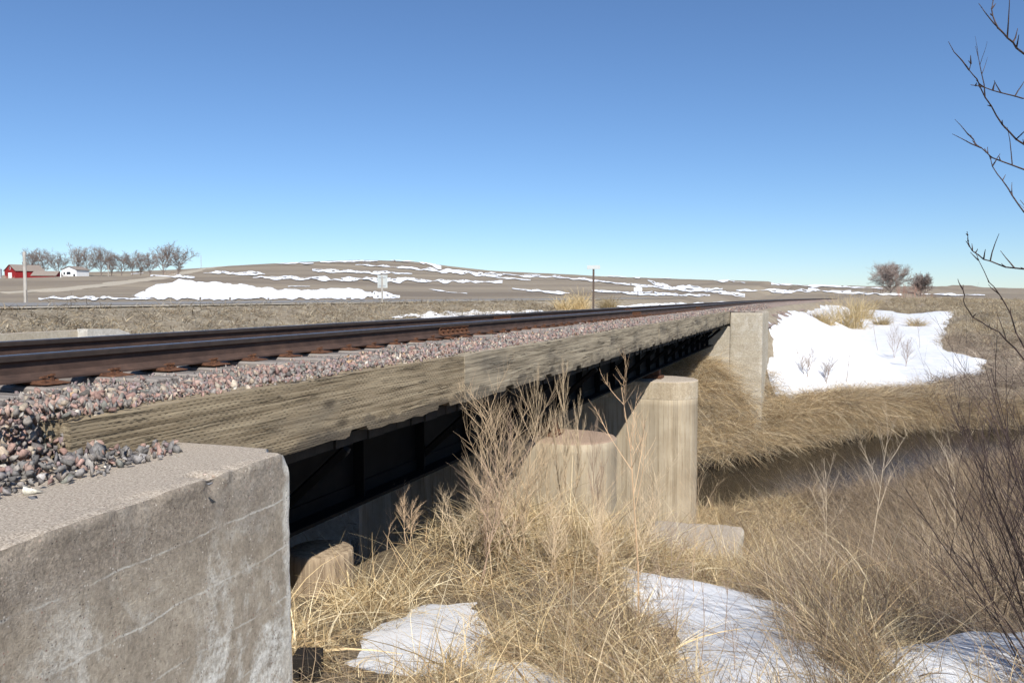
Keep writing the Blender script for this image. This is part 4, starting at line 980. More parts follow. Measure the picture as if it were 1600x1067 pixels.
grow('straw_stalks', stalk, field(-3.9, 1.6, 4.0, 12.0, 12, lambda x, y: k_straw(x, y)), 0.22, smin=0.6, smax=1.2)
grow('straw_stalks', stalk, field(-4.0, -1.4, 7.2, 11.8, 9, k_pier), 0.2, smin=0.7, smax=1.3)
grow('snow_straw', straw, field(-3, 5, 3, 12, 10, lambda x, y: (on_snow(x, y) > -0.5) & (RNG.random(len(x)) < 0.6)), 0.3, smin=0.4, smax=0.9)
# tall brown brush leaning to the left over the right half
def k_tall(x, y):
    p = sst(-2.8, 0.6, x + 0.02 * y) * (0.45 + 0.55 * sst(-0.2, 0.2, fbm(x / 1.4, y / 1.4, 3, 79)))
    p = p * (on_snow(x, y) < -0.3 + 1.6 * RNG.random(len(x)) ** 2.5)
    return (RNG.random(len(x)) < p) & dnear(x, y) & ~((x > -3.3) & (x < -0.9) & (y > 11.5) & (y < 16.4) & (RNG.random(len(x)) < 0.85))
grow('brush_grass', tall, field(-3.2, 9, 3.2, 14, 60, k_tall), 0.25, LEFT, 0.9, 0.5, 1.35)
grow('brush_grass', tall, field(-3.2, 14, 14, 37, 32, k_tall), 0.25, LEFT, 1.0, 0.7, 1.8)
# bank grass hanging over the water on the far side
cd = lambda x, y: creek_d(x, y) - np.interp(x, [-4, 3], [2.1, 2.7])
def k_far(x, y):
    d = cd(x, y); return (d > 0.12) & (d < 5) & (on_snow(x, y) < 0.0) & (y < Y1 + 12) & (RNG.random(len(x)) < np.where(d < 1.6, 1.0, 0.8)) & ~((x < -2.0) & (y > Y1 - 0.1))
grow('bank_grass', hang, field(-6, 5, 26, 44, 38, k_far), 0.25, smin=0.8, smax=1.6)
grow('grey_bank_grass', greyg, field(2.0, 30, 32, 56, 16, k_far), 0.2, smin=1.0, smax=1.7)
grow('bank_grass', hang, field(-5, 24, 26, 46, 40, lambda x, y: (cd(x, y) > 0.15) & (cd(x, y) < 0.75) & (x > -2.4)), 0.5, smin=0.9, smax=1.5)
def k_field(x, y):
    d = cd(x, y); return (d > 0.5) & (on_snow(x, y) < -0.1) & (np.abs(x - xc(y)) > 4.2) & (x > -3)
grow('field_grass', greyg, field(-2, 60, 34, 80, 2.6, k_field), 0.15, smin=1.2, smax=2.4)
grow('field_grass', rough_, field(0, 120, 60, 150, 0.7, k_field), 0.1, smin=1.5, smax=3.0)
grow('pale_field_grass', palef, field(2, 70, 75, 230, 0.3, lambda x, y: (on_snow(x, y) < -0.1) & (np.abs(x - xc(y)) > 5)), 0.08, smin=0.8, smax=1.5)
# verge of the highway
def k_verge(x, y): return (x < -9.0) & (x > -20.9) & (RNG.random(len(x)) < 0.9)
grow('verge_grass', rough_, field(-21, -9, 8, 60, 9, k_verge), 0.15, smin=0.7, smax=1.5)

# ---- golden tussocks in the snowfield, each its own thing
def tussock(u, v, h, lab, seed, pal=GOLD, lean=0.3, n=260, w=0.014):
    x, y, z = [float(q[0]) for q in px_ground(np.array([float(u)]), np.array([float(v)]))]
    h = h * 33 * unplan(x, y)[1] / F_PX; w = max(w, 0.0004 * unplan(x, y)[1])
    V, Fc, C_ = merge([blades(n, h * 0.3, h * 0.5, h * 1.05, w, lean, 0.35, pal, seed, segs=5), blades(n // 2, h * 0.45, h * 0.2, h * 0.5, w, 0.9, 0.5, pal, seed + 1)])
    return tag(mk('grass_tussock', V, Fc, M['grass'], col=C_, loc=(x, y, z - 0.03)), lab, 'grass tussock', 'dry grass tussocks in the snowfield')
tussock(1325, 514, 2.3, 'largest pale golden grass tussock beside the rails at the snow edge', 1, n=420, w=0.02)
tussock(1290, 508, 1.4, 'low spreading golden tussock at the left foot of the largest one', 3, lean=0.55)
tussock(1345, 500, 1.9, 'golden tussock close behind the right side of the largest one', 5)
tussock(1378, 510, 1.0, 'small orange straw tussock in the middle of the snowfield', 7, lean=0.5)
tussock(1432, 512, 1.0, 'small pale tussock right of the orange one in the snow', 9, STRAW, 0.6)
tussock(1275, 500, 1.0, 'grey brown flattened tussock on the snow near the track', 11, GREY, 0.9)
x_, y_ = plan((915 - CU) / F_PX * 46, 46)
tussock(905, 487, 1.5, 'tall pale grass tussock around the foot of the rusty sign post', 13, GOLD, 0.3, 380, 0.02); 
tussock(880, 488, 1.2, 'pale grass tussock just left of the rusty sign post', 15, GOLD, 0.4, 300, 0.02)
tussock(950, 485, 1.1, 'pale grass tussock just right of the rusty sign post', 17, GOLD, 0.4, 300, 0.02)

# ---- weeds and shrubs as branching stems
def stems(mb, p, d, L, r, depth, rnd, spread=0.55, kids=5, gravity=0.1, k=4, wig=0.12, upw=0.25, tipr=0.3, frac=(0.25, 0.95), shrink=0.48):
    n = 4 if depth > 0 else 3; pts = [Vector(p)]; dirs = []; dv = Vector(d).normalized()
    for i in range(n):
        dv = (dv + Vector((rnd.gauss(0, wig), rnd.gauss(0, wig), rnd.gauss(0, wig) + upw * 0.3))).normalized(); dirs.append(dv.copy()); pts.append(pts[-1] + dv * L / n)
    mb.tube(pts, [r + (r * tipr - r) * i / n for i in range(n + 1)], k, False)
    if depth <= 0: return
    for q in range(kids):
        f = frac[0] + (frac[1] - frac[0]) * (q + rnd.random()) / kids; i = min(n - 1, int(f * n)); pp = pts[i].lerp(pts[i + 1], f * n - i)
        ax = Vector((rnd.gauss(0, 1), rnd.gauss(0, 1), rnd.gauss(0, 0.4))).normalized()
        dd = (dirs[i] * (1 - spread) + ax * spread + Vector((0, 0, upw))).normalized()
        stems(mb, pp, dd, L * shrink * rnd.uniform(0.7, 1.25) * (1.15 - 0.5 * f), r * 0.55 * (1.1 - 0.5 * f), depth - 1, rnd, spread, max(2, kids - 1), gravity, 3, wig, upw, tipr, frac, shrink)
def twig_obj(name, mb, colr, seed, parent=None):
    g = np.random.default_rng(seed); V = np.array([tuple(v) for v in mb.v])
    c = np.array(colr)[None] * 1.3 * (0.8 + 0.4 * g.random((len(V), 1)))
    return mk(name, V, mb.f, M['twig'], parent, col=c)
def weed(u, vb, vt, lab, seed, Zd=None, kind='bushy', colr=(0.33, 0.24, 0.17), r=0.006, lean=0.05, n=1, grp='tall dry weeds on the bank'):
    dx, dy, dz = [float(q) for q in ray(u, vb)]; hd = math.hypot(dx, dy)
    if Zd is None: x, y, z = [float(q[0]) for q in px_ground(np.array([float(u)]), np.array([float(vb)]))]
    else:
        x, y = plan((u - CU) / F_PX * Zd, Zd); z = tz(x, y)
    X, Z = unplan(x, y); top = CAMZ + (VH - vt) / F_PX * Z; H = max(0.3, top - z)
    rnd = random.Random(seed); mb = MB()
    for q in range(n):
        b = Vector((rnd.uniform(-0.05, 0.05), rnd.uniform(-0.05, 0.05), -0.03)); ang = rnd.uniform(0, 6.28); ln = lean + (0.18 * rnd.random() if n > 1 else 0)
        d = Vector((math.cos(ang) * ln, math.sin(ang) * ln, 1)); L = H * (1 if q == 0 else rnd.uniform(0.6, 0.95))
        if kind == 'bushy': stems(mb, b, d, L, r, 2, rnd, 0.5, 13, upw=0.22, wig=0.09, frac=(0.22, 0.97), shrink=0.44)
        elif kind == 'spire': stems(mb, b, d, L, r, 2, rnd, 0.36, 19, upw=0.4, wig=0.06, frac=(0.28, 0.99), shrink=0.3)
        elif kind == 'open': stems(mb, b, d, L, r, 2, rnd, 0.5, 10, upw=0.25, wig=0.06, frac=(0.45, 0.97), shrink=0.33)
        else: stems(mb, b, d, L, r, 1, rnd, 0.45, 5, upw=0.1, wig=0.06, frac=(0.4, 0.95), shrink=0.22)
    o = twig_obj('dry_weed', mb, colr, seed); o.location = (x, y, z)
    return tag(o, lab, 'weed', grp)
weed(815, 790, 612, 'tall bushy dry weed standing against the dark girder left of the round pier', 1, 7.6, 'bushy', (0.38, 0.285, 0.185), 0.008, n=4)
weed(765, 810, 640, 'thin branching weed leftmost of the bushy weeds before the girder', 2, 7.2, 'bushy', (0.34, 0.255, 0.165), 0.006, n=2)
weed(742, 830, 690, 'small curled weed below the leftmost branching weed', 22, 7.0, 'bushy', (0.33, 0.235, 0.17), 0.005, n=2)
weed(893, 800, 592, 'dense spire-shaped weed rising above the top of the round pier', 3, 9.4, 'spire', (0.36, 0.28, 0.185), 0.008, n=3)
weed(850, 800, 607, 'slender spire weed just left of the dense spire-shaped weed', 4, 9.0, 'spire', (0.36, 0.28, 0.185), 0.006, n=2)
weed(928, 790, 655, 'short spire weed between the round pier and the open reddish weed', 5, 9.6, 'spire', (0.3, 0.22, 0.16), 0.005, n=2)
weed(995, 965, 598, 'long single-stemmed reddish weed with forked top before the tall pier', 6, 6.4, 'open', (0.5, 0.345, 0.21), 0.008, 0.02)
weed(640, 850, 765, 'small feathery weed on the bank in front of the dark gap', 7, None, 'bushy', (0.45, 0.33, 0.22), 0.005, n=2)
weed(605, 860, 800, 'tiny weed left of the small feathery weed by the dark gap', 8, None, 'open', (0.45, 0.33, 0.22), 0.004)
weed(690, 845, 768, 'thin hooked stalk right of the small feathery weed', 9, None, 'stalk', (0.55, 0.43, 0.28), 0.004)
wl_ = [('straw coloured bushy weed leaning on the left side of the round pier', 790, 880, 730), ('straw coloured weed clump in front of the round pier face', 865, 900, 775), ('straw coloured weed before the right side of the round pier', 940, 905, 790),
       ('straw coloured weed low on the bank left of the pier weeds', 720, 880, 760), ('straw coloured weed between the round pier and the tall pier', 1000, 900, 730)]
for i, (lab, u, vb, vt) in enumerate(wl_):
    weed(u, vb, vt, lab, 140 + i, None, 'bushy', (0.47, 0.37, 0.25), 0.005, 0.12, n=3)
wl_ = [('spindly weed in the snow nearest the footing block', 1130, 1010, 900), ('dark spindly weed in the middle of the near snow patch', 1095, 1050, 880), ('thin weed at the left edge of the near snow patch', 1050, 1000, 840),
       ('branching brown weed at the bottom of the near snow patch', 1160, 1060, 980), ('leaning weed at the right edge of the near snow patch', 1235, 1050, 900), ('pale weed before the round pier base', 930, 960, 740),
       ('crooked weed left of the pale weed at the round pier', 870, 960, 760), ('pale stalk crossing the front of the tall pier', 1040, 940, 700), ('stalk standing below the tall pier nose', 1085, 930, 745)]
for i, (lab, u, vb, vt) in enumerate(wl_):
    weed(u, vb, vt, lab, 40 + i, None, ['open', 'stalk', 'bushy'][i % 3], [(0.27, 0.2, 0.15), (0.42, 0.31, 0.2)][i > 4], 0.0035, 0.12)
wl_ = [('bare whitish sapling in the brush before the creek', 1372, 860, 670), ('pale curved sapling before the grey mud of the creek', 1500, 900, 690), ('leaning pale sapling in the brush at the lower right', 1440, 940, 790), ('thin weed in the brush below the creek bend', 1290, 880, 730)]
for i, (lab, u, vb, vt) in enumerate(wl_):
    weed(u, vb, vt, lab, 60 + i, 11 + i * 0.6, 'open', (0.5, 0.41, 0.3), 0.007, 0.15, grp='pale saplings in the brush')
wl_ = [('brown weed clump standing in the middle of the snowfield', 1398, 562, 505, 'bushy'), ('leaning dark stalk in the snow left of the weed clump', 1372, 550, 488, 'stalk'), ('dark seed stalk right of the weed clump in the snow', 1438, 547, 497, 'stalk'),
       ('thin stalk at the near edge of the snowfield', 1322, 600, 548, 'stalk'), ('pale twiggy weed at the left of the snowfield near the abutment', 1260, 590, 545, 'bushy'), ('grey weed clump right of the dark seed stalk', 1415, 575, 530, 'bushy'), ('faint thin weed low in the snowfield centre', 1290, 598, 560, 'bushy'), ('short dark stump of a stalk at the snow edge by the bank', 1328, 612, 600, 'stalk')]
for i, (lab, u, vb, vt, kd) in enumerate(wl_):
    weed(u, vb, vt, lab, 80 + i, None, kd, (0.22, 0.16, 0.12), 0.016 if kd == 'stalk' else 0.012, 0.15, n=3 if kd == 'bushy' else 1, grp='weeds in the snowfield')

# ---- bare dark shrub at the right edge, close to the lens
sh_x, sh_y = plan(3.35, 4.5); sh_z = tz(sh_x, sh_y)
shrub = tag(empty('bare_shrub', (sh_x, sh_y, sh_z)), 'bare dark shrub reaching in from the right edge of the picture', 'shrub')
def pz(u, v, Z):
    dx, dy, dz = [float(q) for q in ray(u, v)]; k = Z / (-dx * SA + dy * CA); return Vector((dx * k, dy * k, CAMZ + dz * k))
BR = [([(1760, 420), (1700, 330), (1640, 262), (1600, 226), (1565, 195), (1540, 150), (1520, 118), (1513, 95)], 3.6),
      ([(1760, 300), (1690, 190), (1650, 160), (1600, 153), (1550, 140), (1517, 133)], 3.5), ([(1760, 280), (1680, 140), (1600, 85), (1575, 60), (1555, 35), (1551, 0), (1553, -40)], 3.7),
      ([(1760, 420), (1690, 310), (1650, 282), (1600, 265), (1550, 245), (1527, 225), (1513, 210)], 3.9), ([(1740, 500), (1640, 365), (1600, 330), (1575, 295), (1552, 260), (1543, 230)], 4.0),
      ([(1760, 560), (1690, 440), (1650, 424), (1600, 420), (1560, 413), (1530, 400), (1515, 385), (1511, 362)], 3.8), ([(1740, 760), (1650, 620), (1600, 545), (1570, 470), (1545, 440), (1525, 395)], 4.2),
      ([(1740, 800), (1650, 640), (1600, 560), (1560, 520), (1520, 495), (1507, 470), (1505, 445)], 4.3), ([(1740, 460), (1650, 230), (1620, 120), (1605, 20), (1598, -40)], 3.8)]
rnd = random.Random(5)
for i, (pl_, Zb) in enumerate(BR):
    mb = MB(); root = Vector((sh_x + rnd.uniform(-0.1, 0.1), sh_y + rnd.uniform(-0.1, 0.1), sh_z - 0.05))
    P3 = [pz(u, v, Zb + 0.2 * math.sin(j * 0.7 + i)) for j, (u, v) in enumerate(pl_)]
    first_ = P3[0]; mid = (root + first_) / 2 + Vector((0.15, 0.1, -0.1)); path = [root, root.lerp(mid, 0.6) + Vector((0.05, 0, 0.1)), mid] + P3
    fine = []; pp_ = [path[0]] + path + [path[-1]]
    for j in range(1, len(pp_) - 2):
        p0, p1, p2, p3 = pp_[j - 1:j + 3]
        for f_ in (0, 0.33, 0.67):
            q = 0.5 * (2 * p1 + (p2 - p0) * f_ + (2 * p0 - 5 * p1 + 4 * p2 - p3) * f_ ** 2 + (3 * p1 - p0 - 3 * p2 + p3) * f_ ** 3)
            fine.append(q + Vector((rnd.gauss(0, 0.003), rnd.gauss(0, 0.003), rnd.gauss(0, 0.003))))
    fine.append(path[-1]); n_ = len(fine)
    mb.tube(fine, [0.010 - 0.0086 * (j / (n_ - 1)) ** 0.7 for j in range(n_)], 6, False)
    for j in range(9, n_ - 1):                    # buds and side twigs
        dv = (fine[j + 1] - fine[j]).normalized()
        if rnd.random() < 0.8:
            sd_ = (dv * 0.5 + Vector((rnd.gauss(0, 0.5), rnd.gauss(0, 0.5), rnd.uniform(0.1, 0.9)))).normalized(); l_ = rnd.choice([0.02, 0.03, 0.03, 0.07, 0.12, 0.18]) * rnd.uniform(0.7, 1.2)
            stems(mb, fine[j], sd_, l_, 0.0035 if l_ > 0.1 else 0.004, 1 if l_ > 0.2 else 0, rnd, 0.4, 3, upw=0.25, wig=0.08)
    rel(mb.build('branch', M['dark_bark']), shrub)
for i in range(64):                               # lower thicket of thin stems
    mb = MB(); root = Vector((sh_x + rnd.uniform(-0.35, 0.45), sh_y + rnd.uniform(-0.3, 0.9), 0)); root.z = tz(root.x, root.y) - 0.05
    az = LEFT + rnd.gauss(-0.15, 0.5); ln = rnd.uniform(0.25, 0.75)
    stems(mb, root, Vector((math.cos(az) * ln, math.sin(az) * ln, 1)), rnd.uniform(0.9, 2.1), rnd.uniform(0.003, 0.008), 2, rnd, 0.42, 6, upw=0.18, wig=0.07, shrink=0.42)
    rel(mb.build('branch', M['dark_bark']), shrub)

# ================================================================== BARE TREES
def bare_tree(name, loc, H, Wd, lab, seed, grp, colr=(0.2, 0.165, 0.145), trunk=0.25, round_=False, dens=1.0, twig=0.05):
    rnd = random.Random(seed); root = tag(empty(name, loc), lab, 'tree', grp)
    H *= 0.84; mb = MB(); tr = 0.02 * H
    pts = [Vector((0, 0, -0.3))]; lean = Vector((rnd.gauss(0, 0.04), rnd.gauss(0, 0.04), 1))
    for i in range(5): pts.append(pts[-1] + (lean + Vector((rnd.gauss(0, 0.06), rnd.gauss(0, 0.06), 0))) * H * 0.62 / 5)
    mb.tube(pts, [tr * (1.15 - 0.17 * i) for i in range(6)], 6, False); limbs = []
    nl = int((16 if round_ else 10) * dens)
    for i in range(nl):
        f = trunk + (1 - trunk) * (i + rnd.random()) / nl; k = min(4, int(f * 5)); p = pts[k].lerp(pts[k + 1], f * 5 - k)
        a = i * 2.4 + rnd.uniform(-0.4, 0.4); el = rnd.uniform(0.35, 0.8) + 0.5 * f
        d = Vector((math.cos(a) * math.cos(el), math.sin(a) * math.cos(el), math.sin(el)))
        L = (Wd * 0.5 / max(0.35, math.cos(el))) * rnd.uniform(0.75, 1.0) if not round_ else Wd * 0.55 * rnd.uniform(0.8, 1.05)
        L = min(L, (H - p.z) / max(0.2, d.z)); limbs.append((p, d, L))
    tw = MB()
    for p, d, L in limbs:
        q = [p]; dv = d.copy()
        for s_ in range(5):
            dv = (dv + Vector((rnd.gauss(0, 0.13), rnd.gauss(0, 0.13), rnd.gauss(0.05, 0.1)))).normalized(); q.append(q[-1] + dv * L / 5)
        mb.tube(q, [tr * 0.5 * (1 - 0.16 * s_) for s_ in range(6)], 4, False)
        for s_ in range(int(13 * dens)):
            f = 0.25 + 0.75 * rnd.random(); k = min(4, int(f * 5)); pp = q[k].lerp(q[k + 1], f * 5 - k)
            d2 = (dv * 0.5 + Vector((rnd.gauss(0, 0.7), rnd.gauss(0, 0.7), rnd.gauss(0.25, 0.5)))).normalized()
            l2 = L * rnd.uniform(0.22, 0.42)
            stems(tw, pp, d2, l2, twig, 2 if dens > 1.2 else 1, rnd, 0.5, 5, upw=0.12, wig=0.12, k=3, shrink=0.55, tipr=0.5)
    o = twig_obj('trunk', mb, colr, seed, root); o2 = twig_obj('crown', tw, tuple(q * 1.1 for q in colr), seed + 1, root)
    return root
# two round trees and a reddish thicket beyond the snowfield
def far_spot(u, Z): 
    x, y = plan((u - CU) / F_PX * Z, Z); return (x, y, tz(x, y))
bare_tree('bare_tree', far_spot(1391, 225), 225 * 47 / F_PX, 225 * 66 / F_PX, 'larger round-crowned bare tree beyond the snowfield', 301, 'bare trees beyond the snowfield', (0.2, 0.16, 0.14), 0.08, True, 1.9, 0.04)
bare_tree('bare_tree', far_spot(1437, 245), 245 * 36 / F_PX, 245 * 44 / F_PX, 'smaller round-crowned bare tree right of the larger one beyond the snow', 303, 'bare trees beyond the snowfield', (0.17, 0.135, 0.12), 0.12, True, 1.7, 0.04)
def thicket(u, Z, w, h, lab, seed, colr=(0.27, 0.17, 0.13), n=26, grp=None, r=0.04):
    rnd = random.Random(seed); mb = MB(); x, y, z = far_spot(u, Z); Wm = w * Z / F_PX; Hm = h * Z / F_PX
    for i in range(n):
        a = rnd.uniform(0, 6.28); q = rnd.random() ** 0.5
        b = Vector((math.cos(a) * q * Wm * 0.42, math.sin(a) * q * Wm * 0.42, -0.1))
        stems(mb, b, Vector((rnd.gauss(0, 0.2), rnd.gauss(0, 0.2), 1)), Hm * rnd.uniform(0.55, 0.95) * (1 - 0.4 * q), r, 2, rnd, 0.4, 6, upw=0.25, k=3, shrink=0.45, tipr=0.5)
    o = twig_obj('bare_thicket', mb, colr, seed); o.location = (x, y, z); return tag(o, lab, 'bush', grp)
thicket(1420, 215, 44, 30, 'reddish brown thicket between the two round-crowned trees', 310)
thicket(1372, 215, 26, 14, 'low dark brush at the left foot of the larger round tree', 312, (0.2, 0.15, 0.12), 16)
thicket(1450, 220, 30, 14, 'low brown brush right of the reddish thicket', 314, (0.25, 0.18, 0.13), 16)
thicket(1548, 420, 16, 7, 'small dark bush on the flat land far right', 316, (0.15, 0.11, 0.09), 14, r=0.08)
# a far wood at the right horizon
g = np.random.default_rng(3); parts = []
for i in range(150):
    u = 1548 + 90 * g.random(); Z = 900 + 250 * g.random(); x, y, z = far_spot(u, Z)
    v, f, c = blades(26, 5.5, 5, 12, 1.0, 0.35, 0.2, GREY * 0.55, 2000 + i, segs=2); parts.append((v + np.array([x, y, z - 1]), f, c))
V, Fc, C_ = merge(parts); tag(mk('distant_wood', V, Fc, M['twig'], col=C_), kind='stuff')
# farm trees on the left
FT = [(52, 388, 432, 28, 'first bare farm tree from the left, thin crown behind the tall pole'), (70, 388, 433, 28, 'second bare farm tree from the left, open vase-shaped crown'), (93, 397, 431, 34, 'broad low bare tree behind the red shed'),
      (123, 377, 428, 24, 'tallest thin bare tree rising behind the white house'), (137, 388, 434, 32, 'dense bare tree standing right of the white house'), (160, 386, 430, 30, 'wide bare tree in the middle of the farm grove'),
      (176, 392, 430, 26, 'bare tree second right of the grove middle with tangled crown'), (192, 394, 429, 22, 'shorter bare tree third right of the grove middle'), (208, 394, 429, 22, 'narrow bare tree in the right half of the farm grove'),
      (221, 395, 429, 20, 'dark-trunked bare tree in the right half of the farm grove'), (236, 396, 427, 20, 'last low bare tree of the grove before the big roadside tree'),
      (257, 383, 437, 34, 'big roadside bare tree with dark trunk at the right end of the grove'), (279, 386, 436, 30, 'roadside bare tree rightmost beside the gravel road')]
def farm_spot(u, v):
    x, y, z = [float(q[0]) for q in px_ground(np.array([float(u)]), np.array([float(v)]), 1100)]; return x, y, z
FZ = 380.0
for i, (u, vt, vb, w, lab) in enumerate(FT):
    Zt = FZ + 25 + (i * 37 % 40) if i < 11 else FZ - 60
    x, y, z = far_spot(u, Zt); top = CAMZ + (VH - vt) / F_PX * Zt
    bare_tree('bare_tree', (x, y, z), max(4, top - z), 1.35 * w * Zt / F_PX, lab, 330 + i * 3, 'bare trees of the farm grove', (0.15, 0.12, 0.105) if i != 3 else (0.22, 0.19, 0.17), 0.16, False, 1.3, 0.06)
thicket(108, FZ - 20, 24, 9, 'grey brush below the white house', 390, (0.2, 0.17, 0.14), 16, r=0.07)
thicket(14, FZ - 15, 24, 9, 'pale brush in front of the red barn', 392, (0.3, 0.24, 0.19), 16, r=0.07)
thicket(268, FZ - 65, 30, 11, 'brush around the feet of the roadside trees', 394, (0.27, 0.21, 0.17), 18, r=0.06)
thicket(616, 640, 7, 5, 'small dark bush in the snow streak on the hillside', 396, (0.12, 0.09, 0.07), 10, r=0.12)

# ================================================================== FARM BUILDINGS
M['red'] = plain('red_barn_boards', (0.27, 0.02, 0.022), 0.8, 0.25, 1.5); M['white'] = plain('white_siding', (0.78, 0.78, 0.77), 0.7, 0.06, 2); M['roof'] = plain('grey_brown_shingles', (0.24, 0.2, 0.17), 0.9, 0.2, 3)
M['glass'] = plain('dark_window', (0.03, 0.035, 0.045), 0.2, 0.2, 2); M['blue'] = plain('blue_sheet_metal', (0.06, 0.13, 0.3), 0.5, 0.15, 1); M['trim'] = plain('white_trim', (0.8, 0.8, 0.78), 0.6, 0.04, 2); M['metal'] = plain('galvanised_metal', (0.42, 0.44, 0.46), 0.4, 0.1, 1)
def gable(name, u, Zd, wpx, eave, ridge, depth, wall, roof, lab, rz=0.0, doors=(), wins=(), cup=False, vb=None):
    x, y, z = far_spot(u, Zd)
    Wm = wpx * Zd / F_PX; E = eave * Zd / F_PX; Rg = ridge * Zd / F_PX
    rt = tag(empty(name, (x, y, z - 0.2), YAW + rz), lab, 'building', 'farm buildings')
    m = MB(); h = Wm / 2; m.prism([(-h, -2.0), (h, -2.0), (h, E), (0, Rg), (-h, E)], 'y', 0, depth); m.build('wall', wall, rt)
    for s_ in (-1, 1):
        m = MB(); o_ = 0.4; sl = (Rg - E) / h
        m.prism([(0, Rg + 0.06), (0, Rg + 0.24), (s_ * (h + o_), E - sl * o_ + 0.24), (s_ * (h + o_), E - sl * o_ + 0.06)], 'y', -o_, depth + o_); m.build('roof_slope', roof, rt)
    for (cx, z0, w, hh) in doors: MB().box(cx - w / 2, cx + w / 2, -0.06, 0.05, z0, z0 + hh).build('door', M['glass'] if wall is not M['red'] else M['trim'], rt)
    for (cx, z0, w, hh) in wins:
        f = MB().box(cx - w / 2 - 0.12, cx + w / 2 + 0.12, -0.06, 0.05, z0 - 0.12, z0 + hh + 0.12).build('window', M['trim'], rt); MB().box(cx - w / 2, cx + w / 2, -0.1, -0.065, z0, z0 + hh).build('pane', M['glass'], f)
    if cup: MB().box(-0.6, 0.6, depth * 0.5 - 0.6, depth * 0.5 + 0.6, Rg - 0.2, Rg + 1.0).prism([(-0.8, Rg + 1.0), (0.8, Rg + 1.0), (0, Rg + 1.7)], 'y', depth * 0.5 - 0.8, depth * 0.5 + 0.8).build('cupola', roof, rt)
    return rt
px = FZ / F_PX
gable('red_barn', 18, FZ, 27, 14, 23, 14, M['red'], M['roof'], 'red gabled barn with small white gable window at the left edge', -0.45, [(0, 0.4, 2.6, 2.8)], [(0, 4.7, 0.8, 0.9)], True)
gable('white_house', 110, FZ + 5, 25, 14, 19, 9, M['white'], M['roof'], 'white two-storey farmhouse among bare trees', -0.15, [(2.6, 0.2, 0.9, 2)], [(-0.2, 2.0, 2.0, 1.2), (-2.4, 2.0, 0.8, 1.1)])
gable('red_shed', 57, FZ - 5, 26, 5.5, 12, 10, M['red'], M['roof'], 'low red shed with broad brown roof left of the white house', -1.42, [(2.2, 0.2, 1.6, 1.3)])
gable('blue_shed', 51, FZ + 12, 12, 6, 10, 7, M['blue'], M['blue'], 'small blue metal shed beside the red barn', -0.2, [(0, 0.2, 1.4, 1.6)])
x, y, z = far_spot(-1, FZ - 8); gb = tag(empty('grain_bin', (x, y, z)), 'grey metal grain bin cut by the left picture edge', 'grain bin', 'farm buildings')
m = MB(); K = 20; rr_ = 1.6; m.prism([(rr_ * math.cos(2 * math.pi * q / K), rr_ * math.sin(2 * math.pi * q / K)) for q in range(K)], 'z', -1.5, 4.6); m.build('wall', M['metal'], gb)
m = MB(); V = [(1.75 * math.cos(2 * math.pi * q / K), 1.75 * math.sin(2 * math.pi * q / K), 4.605) for q in range(K)] + [(0, 0, 6.0)]; m.add(V, [(q, (q + 1) % K, K) for q in range(K)] + [tuple(range(K - 1, -1, -1))]); m.build('roof', M['metal'], gb)

# ================================================================== POLES AND SIGNS
M['pole'] = plain('weathered_pole', (0.4, 0.375, 0.34), 0.85, 0.2, 3); M['signback'] = plain('grey_sign_back', (0.5, 0.53, 0.52), 0.45, 0.08, 3); M['rustpost'] = plain('rusty_post', (0.1, 0.075, 0.06), 0.8, 0.3, 8)
def pole(u, Zd, vt, w, lab, cat='pole', mat=None, base_v=None):
    x, y, z = far_spot(u, Zd); top = CAMZ + (VH - vt) / F_PX * Zd; H = top - z; m = MB(); r_ = w * Zd / F_PX / 2
    rt = tag(empty('utility_pole', (x, y, z)), lab, cat)
    m.tube([(0, 0, -0.4), (0, 0, H * 0.5), (0, 0, H)], [r_ * 1.12, r_, r_ * 0.9], 10); m.build('shaft', mat or M['pole'], rt)
    MB().tube([(r_ * 1.0, -r_ * 0.3, H * 0.05), (r_ * 1.0, -r_ * 0.3, H * 0.3)], r_ * 0.15, 5).build('conduit', M['rustpost'], rt)
    return rt
pole(41, 44, 394, 5, 'thick pale weathered pole beside the highway at the far left')
pole(97, 300, 425, 1.6, 'thin pale pole below the white house', mat=M['trim']); pole(171, 330, 412, 1.1, 'thin pale pole in front of the farm grove')
m = MB(); x, y, z = far_spot(316, 900); hM = (VH - 399) / F_PX * 900 - z
for q in range(3): a = 2.1 * q; m.tube([(1.0 * math.cos(a), 1.0 * math.sin(a), -1), (0.25 * math.cos(a), 0.25 * math.sin(a), hM)], 0.09, 4)
for q in range(8): zz = hM * q / 8; rr_ = 1.0 - 0.75 * q / 8; m.tube([(rr_, 0, zz), (-rr_ * 0.5, rr_ * 0.86, zz + 1.5), (-rr_ * 0.5, -rr_ * 0.86, zz + 3), (rr_, 0, zz + 4.5)], 0.05, 3)
o = m.build('radio_mast', M['metal']); o.location = (x, y, z); tag(o, 'thin distant lattice mast on the horizon left of the hill', 'mast')
# back of a road sign beside the highway
x, y = -25.3 + 3.4, 0; yb = pix_at_lat(597.5, 22.2); x = -22.2; z = 0.03; X_, Z_ = unplan(x, yb); sc = Z_ / F_PX
rs = tag(empty('road_sign', (x, yb, z)), 'grey back of an upright rectangular road sign beside the highway', 'road sign')
zt = CAMZ + (VH - 430) * sc - z; zb = CAMZ + (VH - 450) * sc - z; wd = 0.61
MB().box(-0.035, 0.035, -0.035, 0.035, -0.4, zt - 0.05).build('post', M['pole'], rs); MB().box(-wd / 2, wd / 2, 0.037, 0.045, zb, zt).build('panel', M['signback'], rs, bevel=0.003, seg=1)
for zz in (zb + 0.12, zt - 0.12): MB().box(-0.2, 0.2, 0.02, 0.036, zz - 0.02, zz + 0.02).build('bracket', M['metal'], rs)
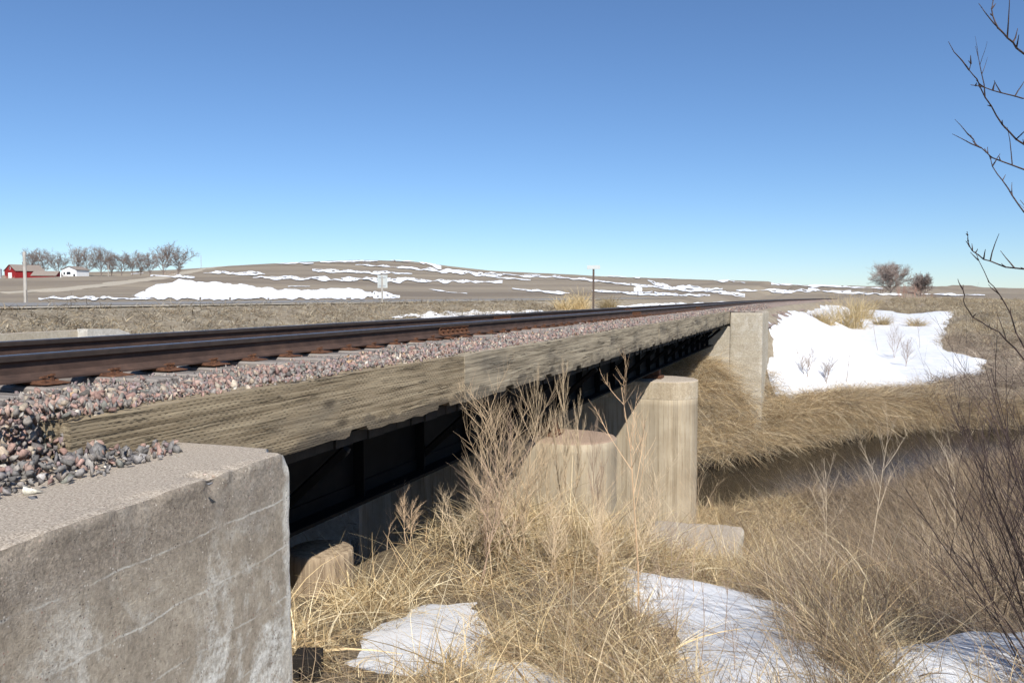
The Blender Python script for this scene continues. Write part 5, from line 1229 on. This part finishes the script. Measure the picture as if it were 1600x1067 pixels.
# tee-topped rusty post beside the track
Zt = 42.0; x, y, z = far_spot(927, Zt); sc = Zt / F_PX; tp = tag(empty('track_sign', (x, y, z), YAW), 'rusty post with a wide pale plate on top beside the track', 'track sign')
zt = CAMZ + (VH - 415) * sc - z
m = MB().box(-0.05, 0.05, -0.006, 0.006, -0.4, zt - 0.1).box(-0.006, 0.006, 0.006, 0.07, -0.4, zt - 0.1); m.build('post', M['rustpost'], tp)
MB().box(-0.33, 0.33, -0.025, -0.008, zt - 0.19, zt).build('plate', M['signback'], tp, bevel=0.003, seg=1)
# white board sign far along the highway
Zt = 150.0; x, y, z = far_spot(996.5, Zt); sc = Zt / F_PX; bs = tag(empty('board_sign', (x, y, z), YAW), 'small white board sign on a thin post far along the highway', 'road sign')
zt = CAMZ + (VH - 449) * sc - z; zb = CAMZ + (VH - 455) * sc - z
MB().prism([(-0.75, zb), (0.75, zb), (0.75, zt - 0.1), (0.2, zt + 0.12), (-0.2, zt + 0.12), (-0.75, zt - 0.1)], 'y', -0.03, 0.03).build('board', M['trim'], bs); MB().box(-0.06, 0.06, 0.035, 0.12, -0.4, zb + 0.3).build('post', M['rustpost'], bs)
# concrete culvert walls below the highway bank
def wall_px(pxs, Dm, th, lab, mat):
    rt = tag(empty('culvert_wall', (-Dm, pix_at_lat(pxs[0][0], Dm), -2)), lab, 'concrete wall', 'culvert walls below the highway'); m = MB(); pts = []
    for (u, v) in pxs:
        y_ = pix_at_lat(u, Dm); X_, Z_ = unplan(-Dm, y_); pts.append((y_, CAMZ + (VH - v) / F_PX * Z_))
    m.prism(pts + [(pts[-1][0], -2.6), (pts[0][0], -2.6)], 'x', -Dm - th, -Dm); o = m.build('wall', mat); rel(o, rt); return rt
wall_px([(-40, 524), (134, 515.5)], 16.0, 0.3, 'long low concrete culvert wall overhung by grass at the left edge', M['far_abut'])
wall_px([(136, 514), (185, 514), (203, 521)], 15.7, 0.3, 'short pale concrete wing wall with sloping end below the highway', M['chamfer'])
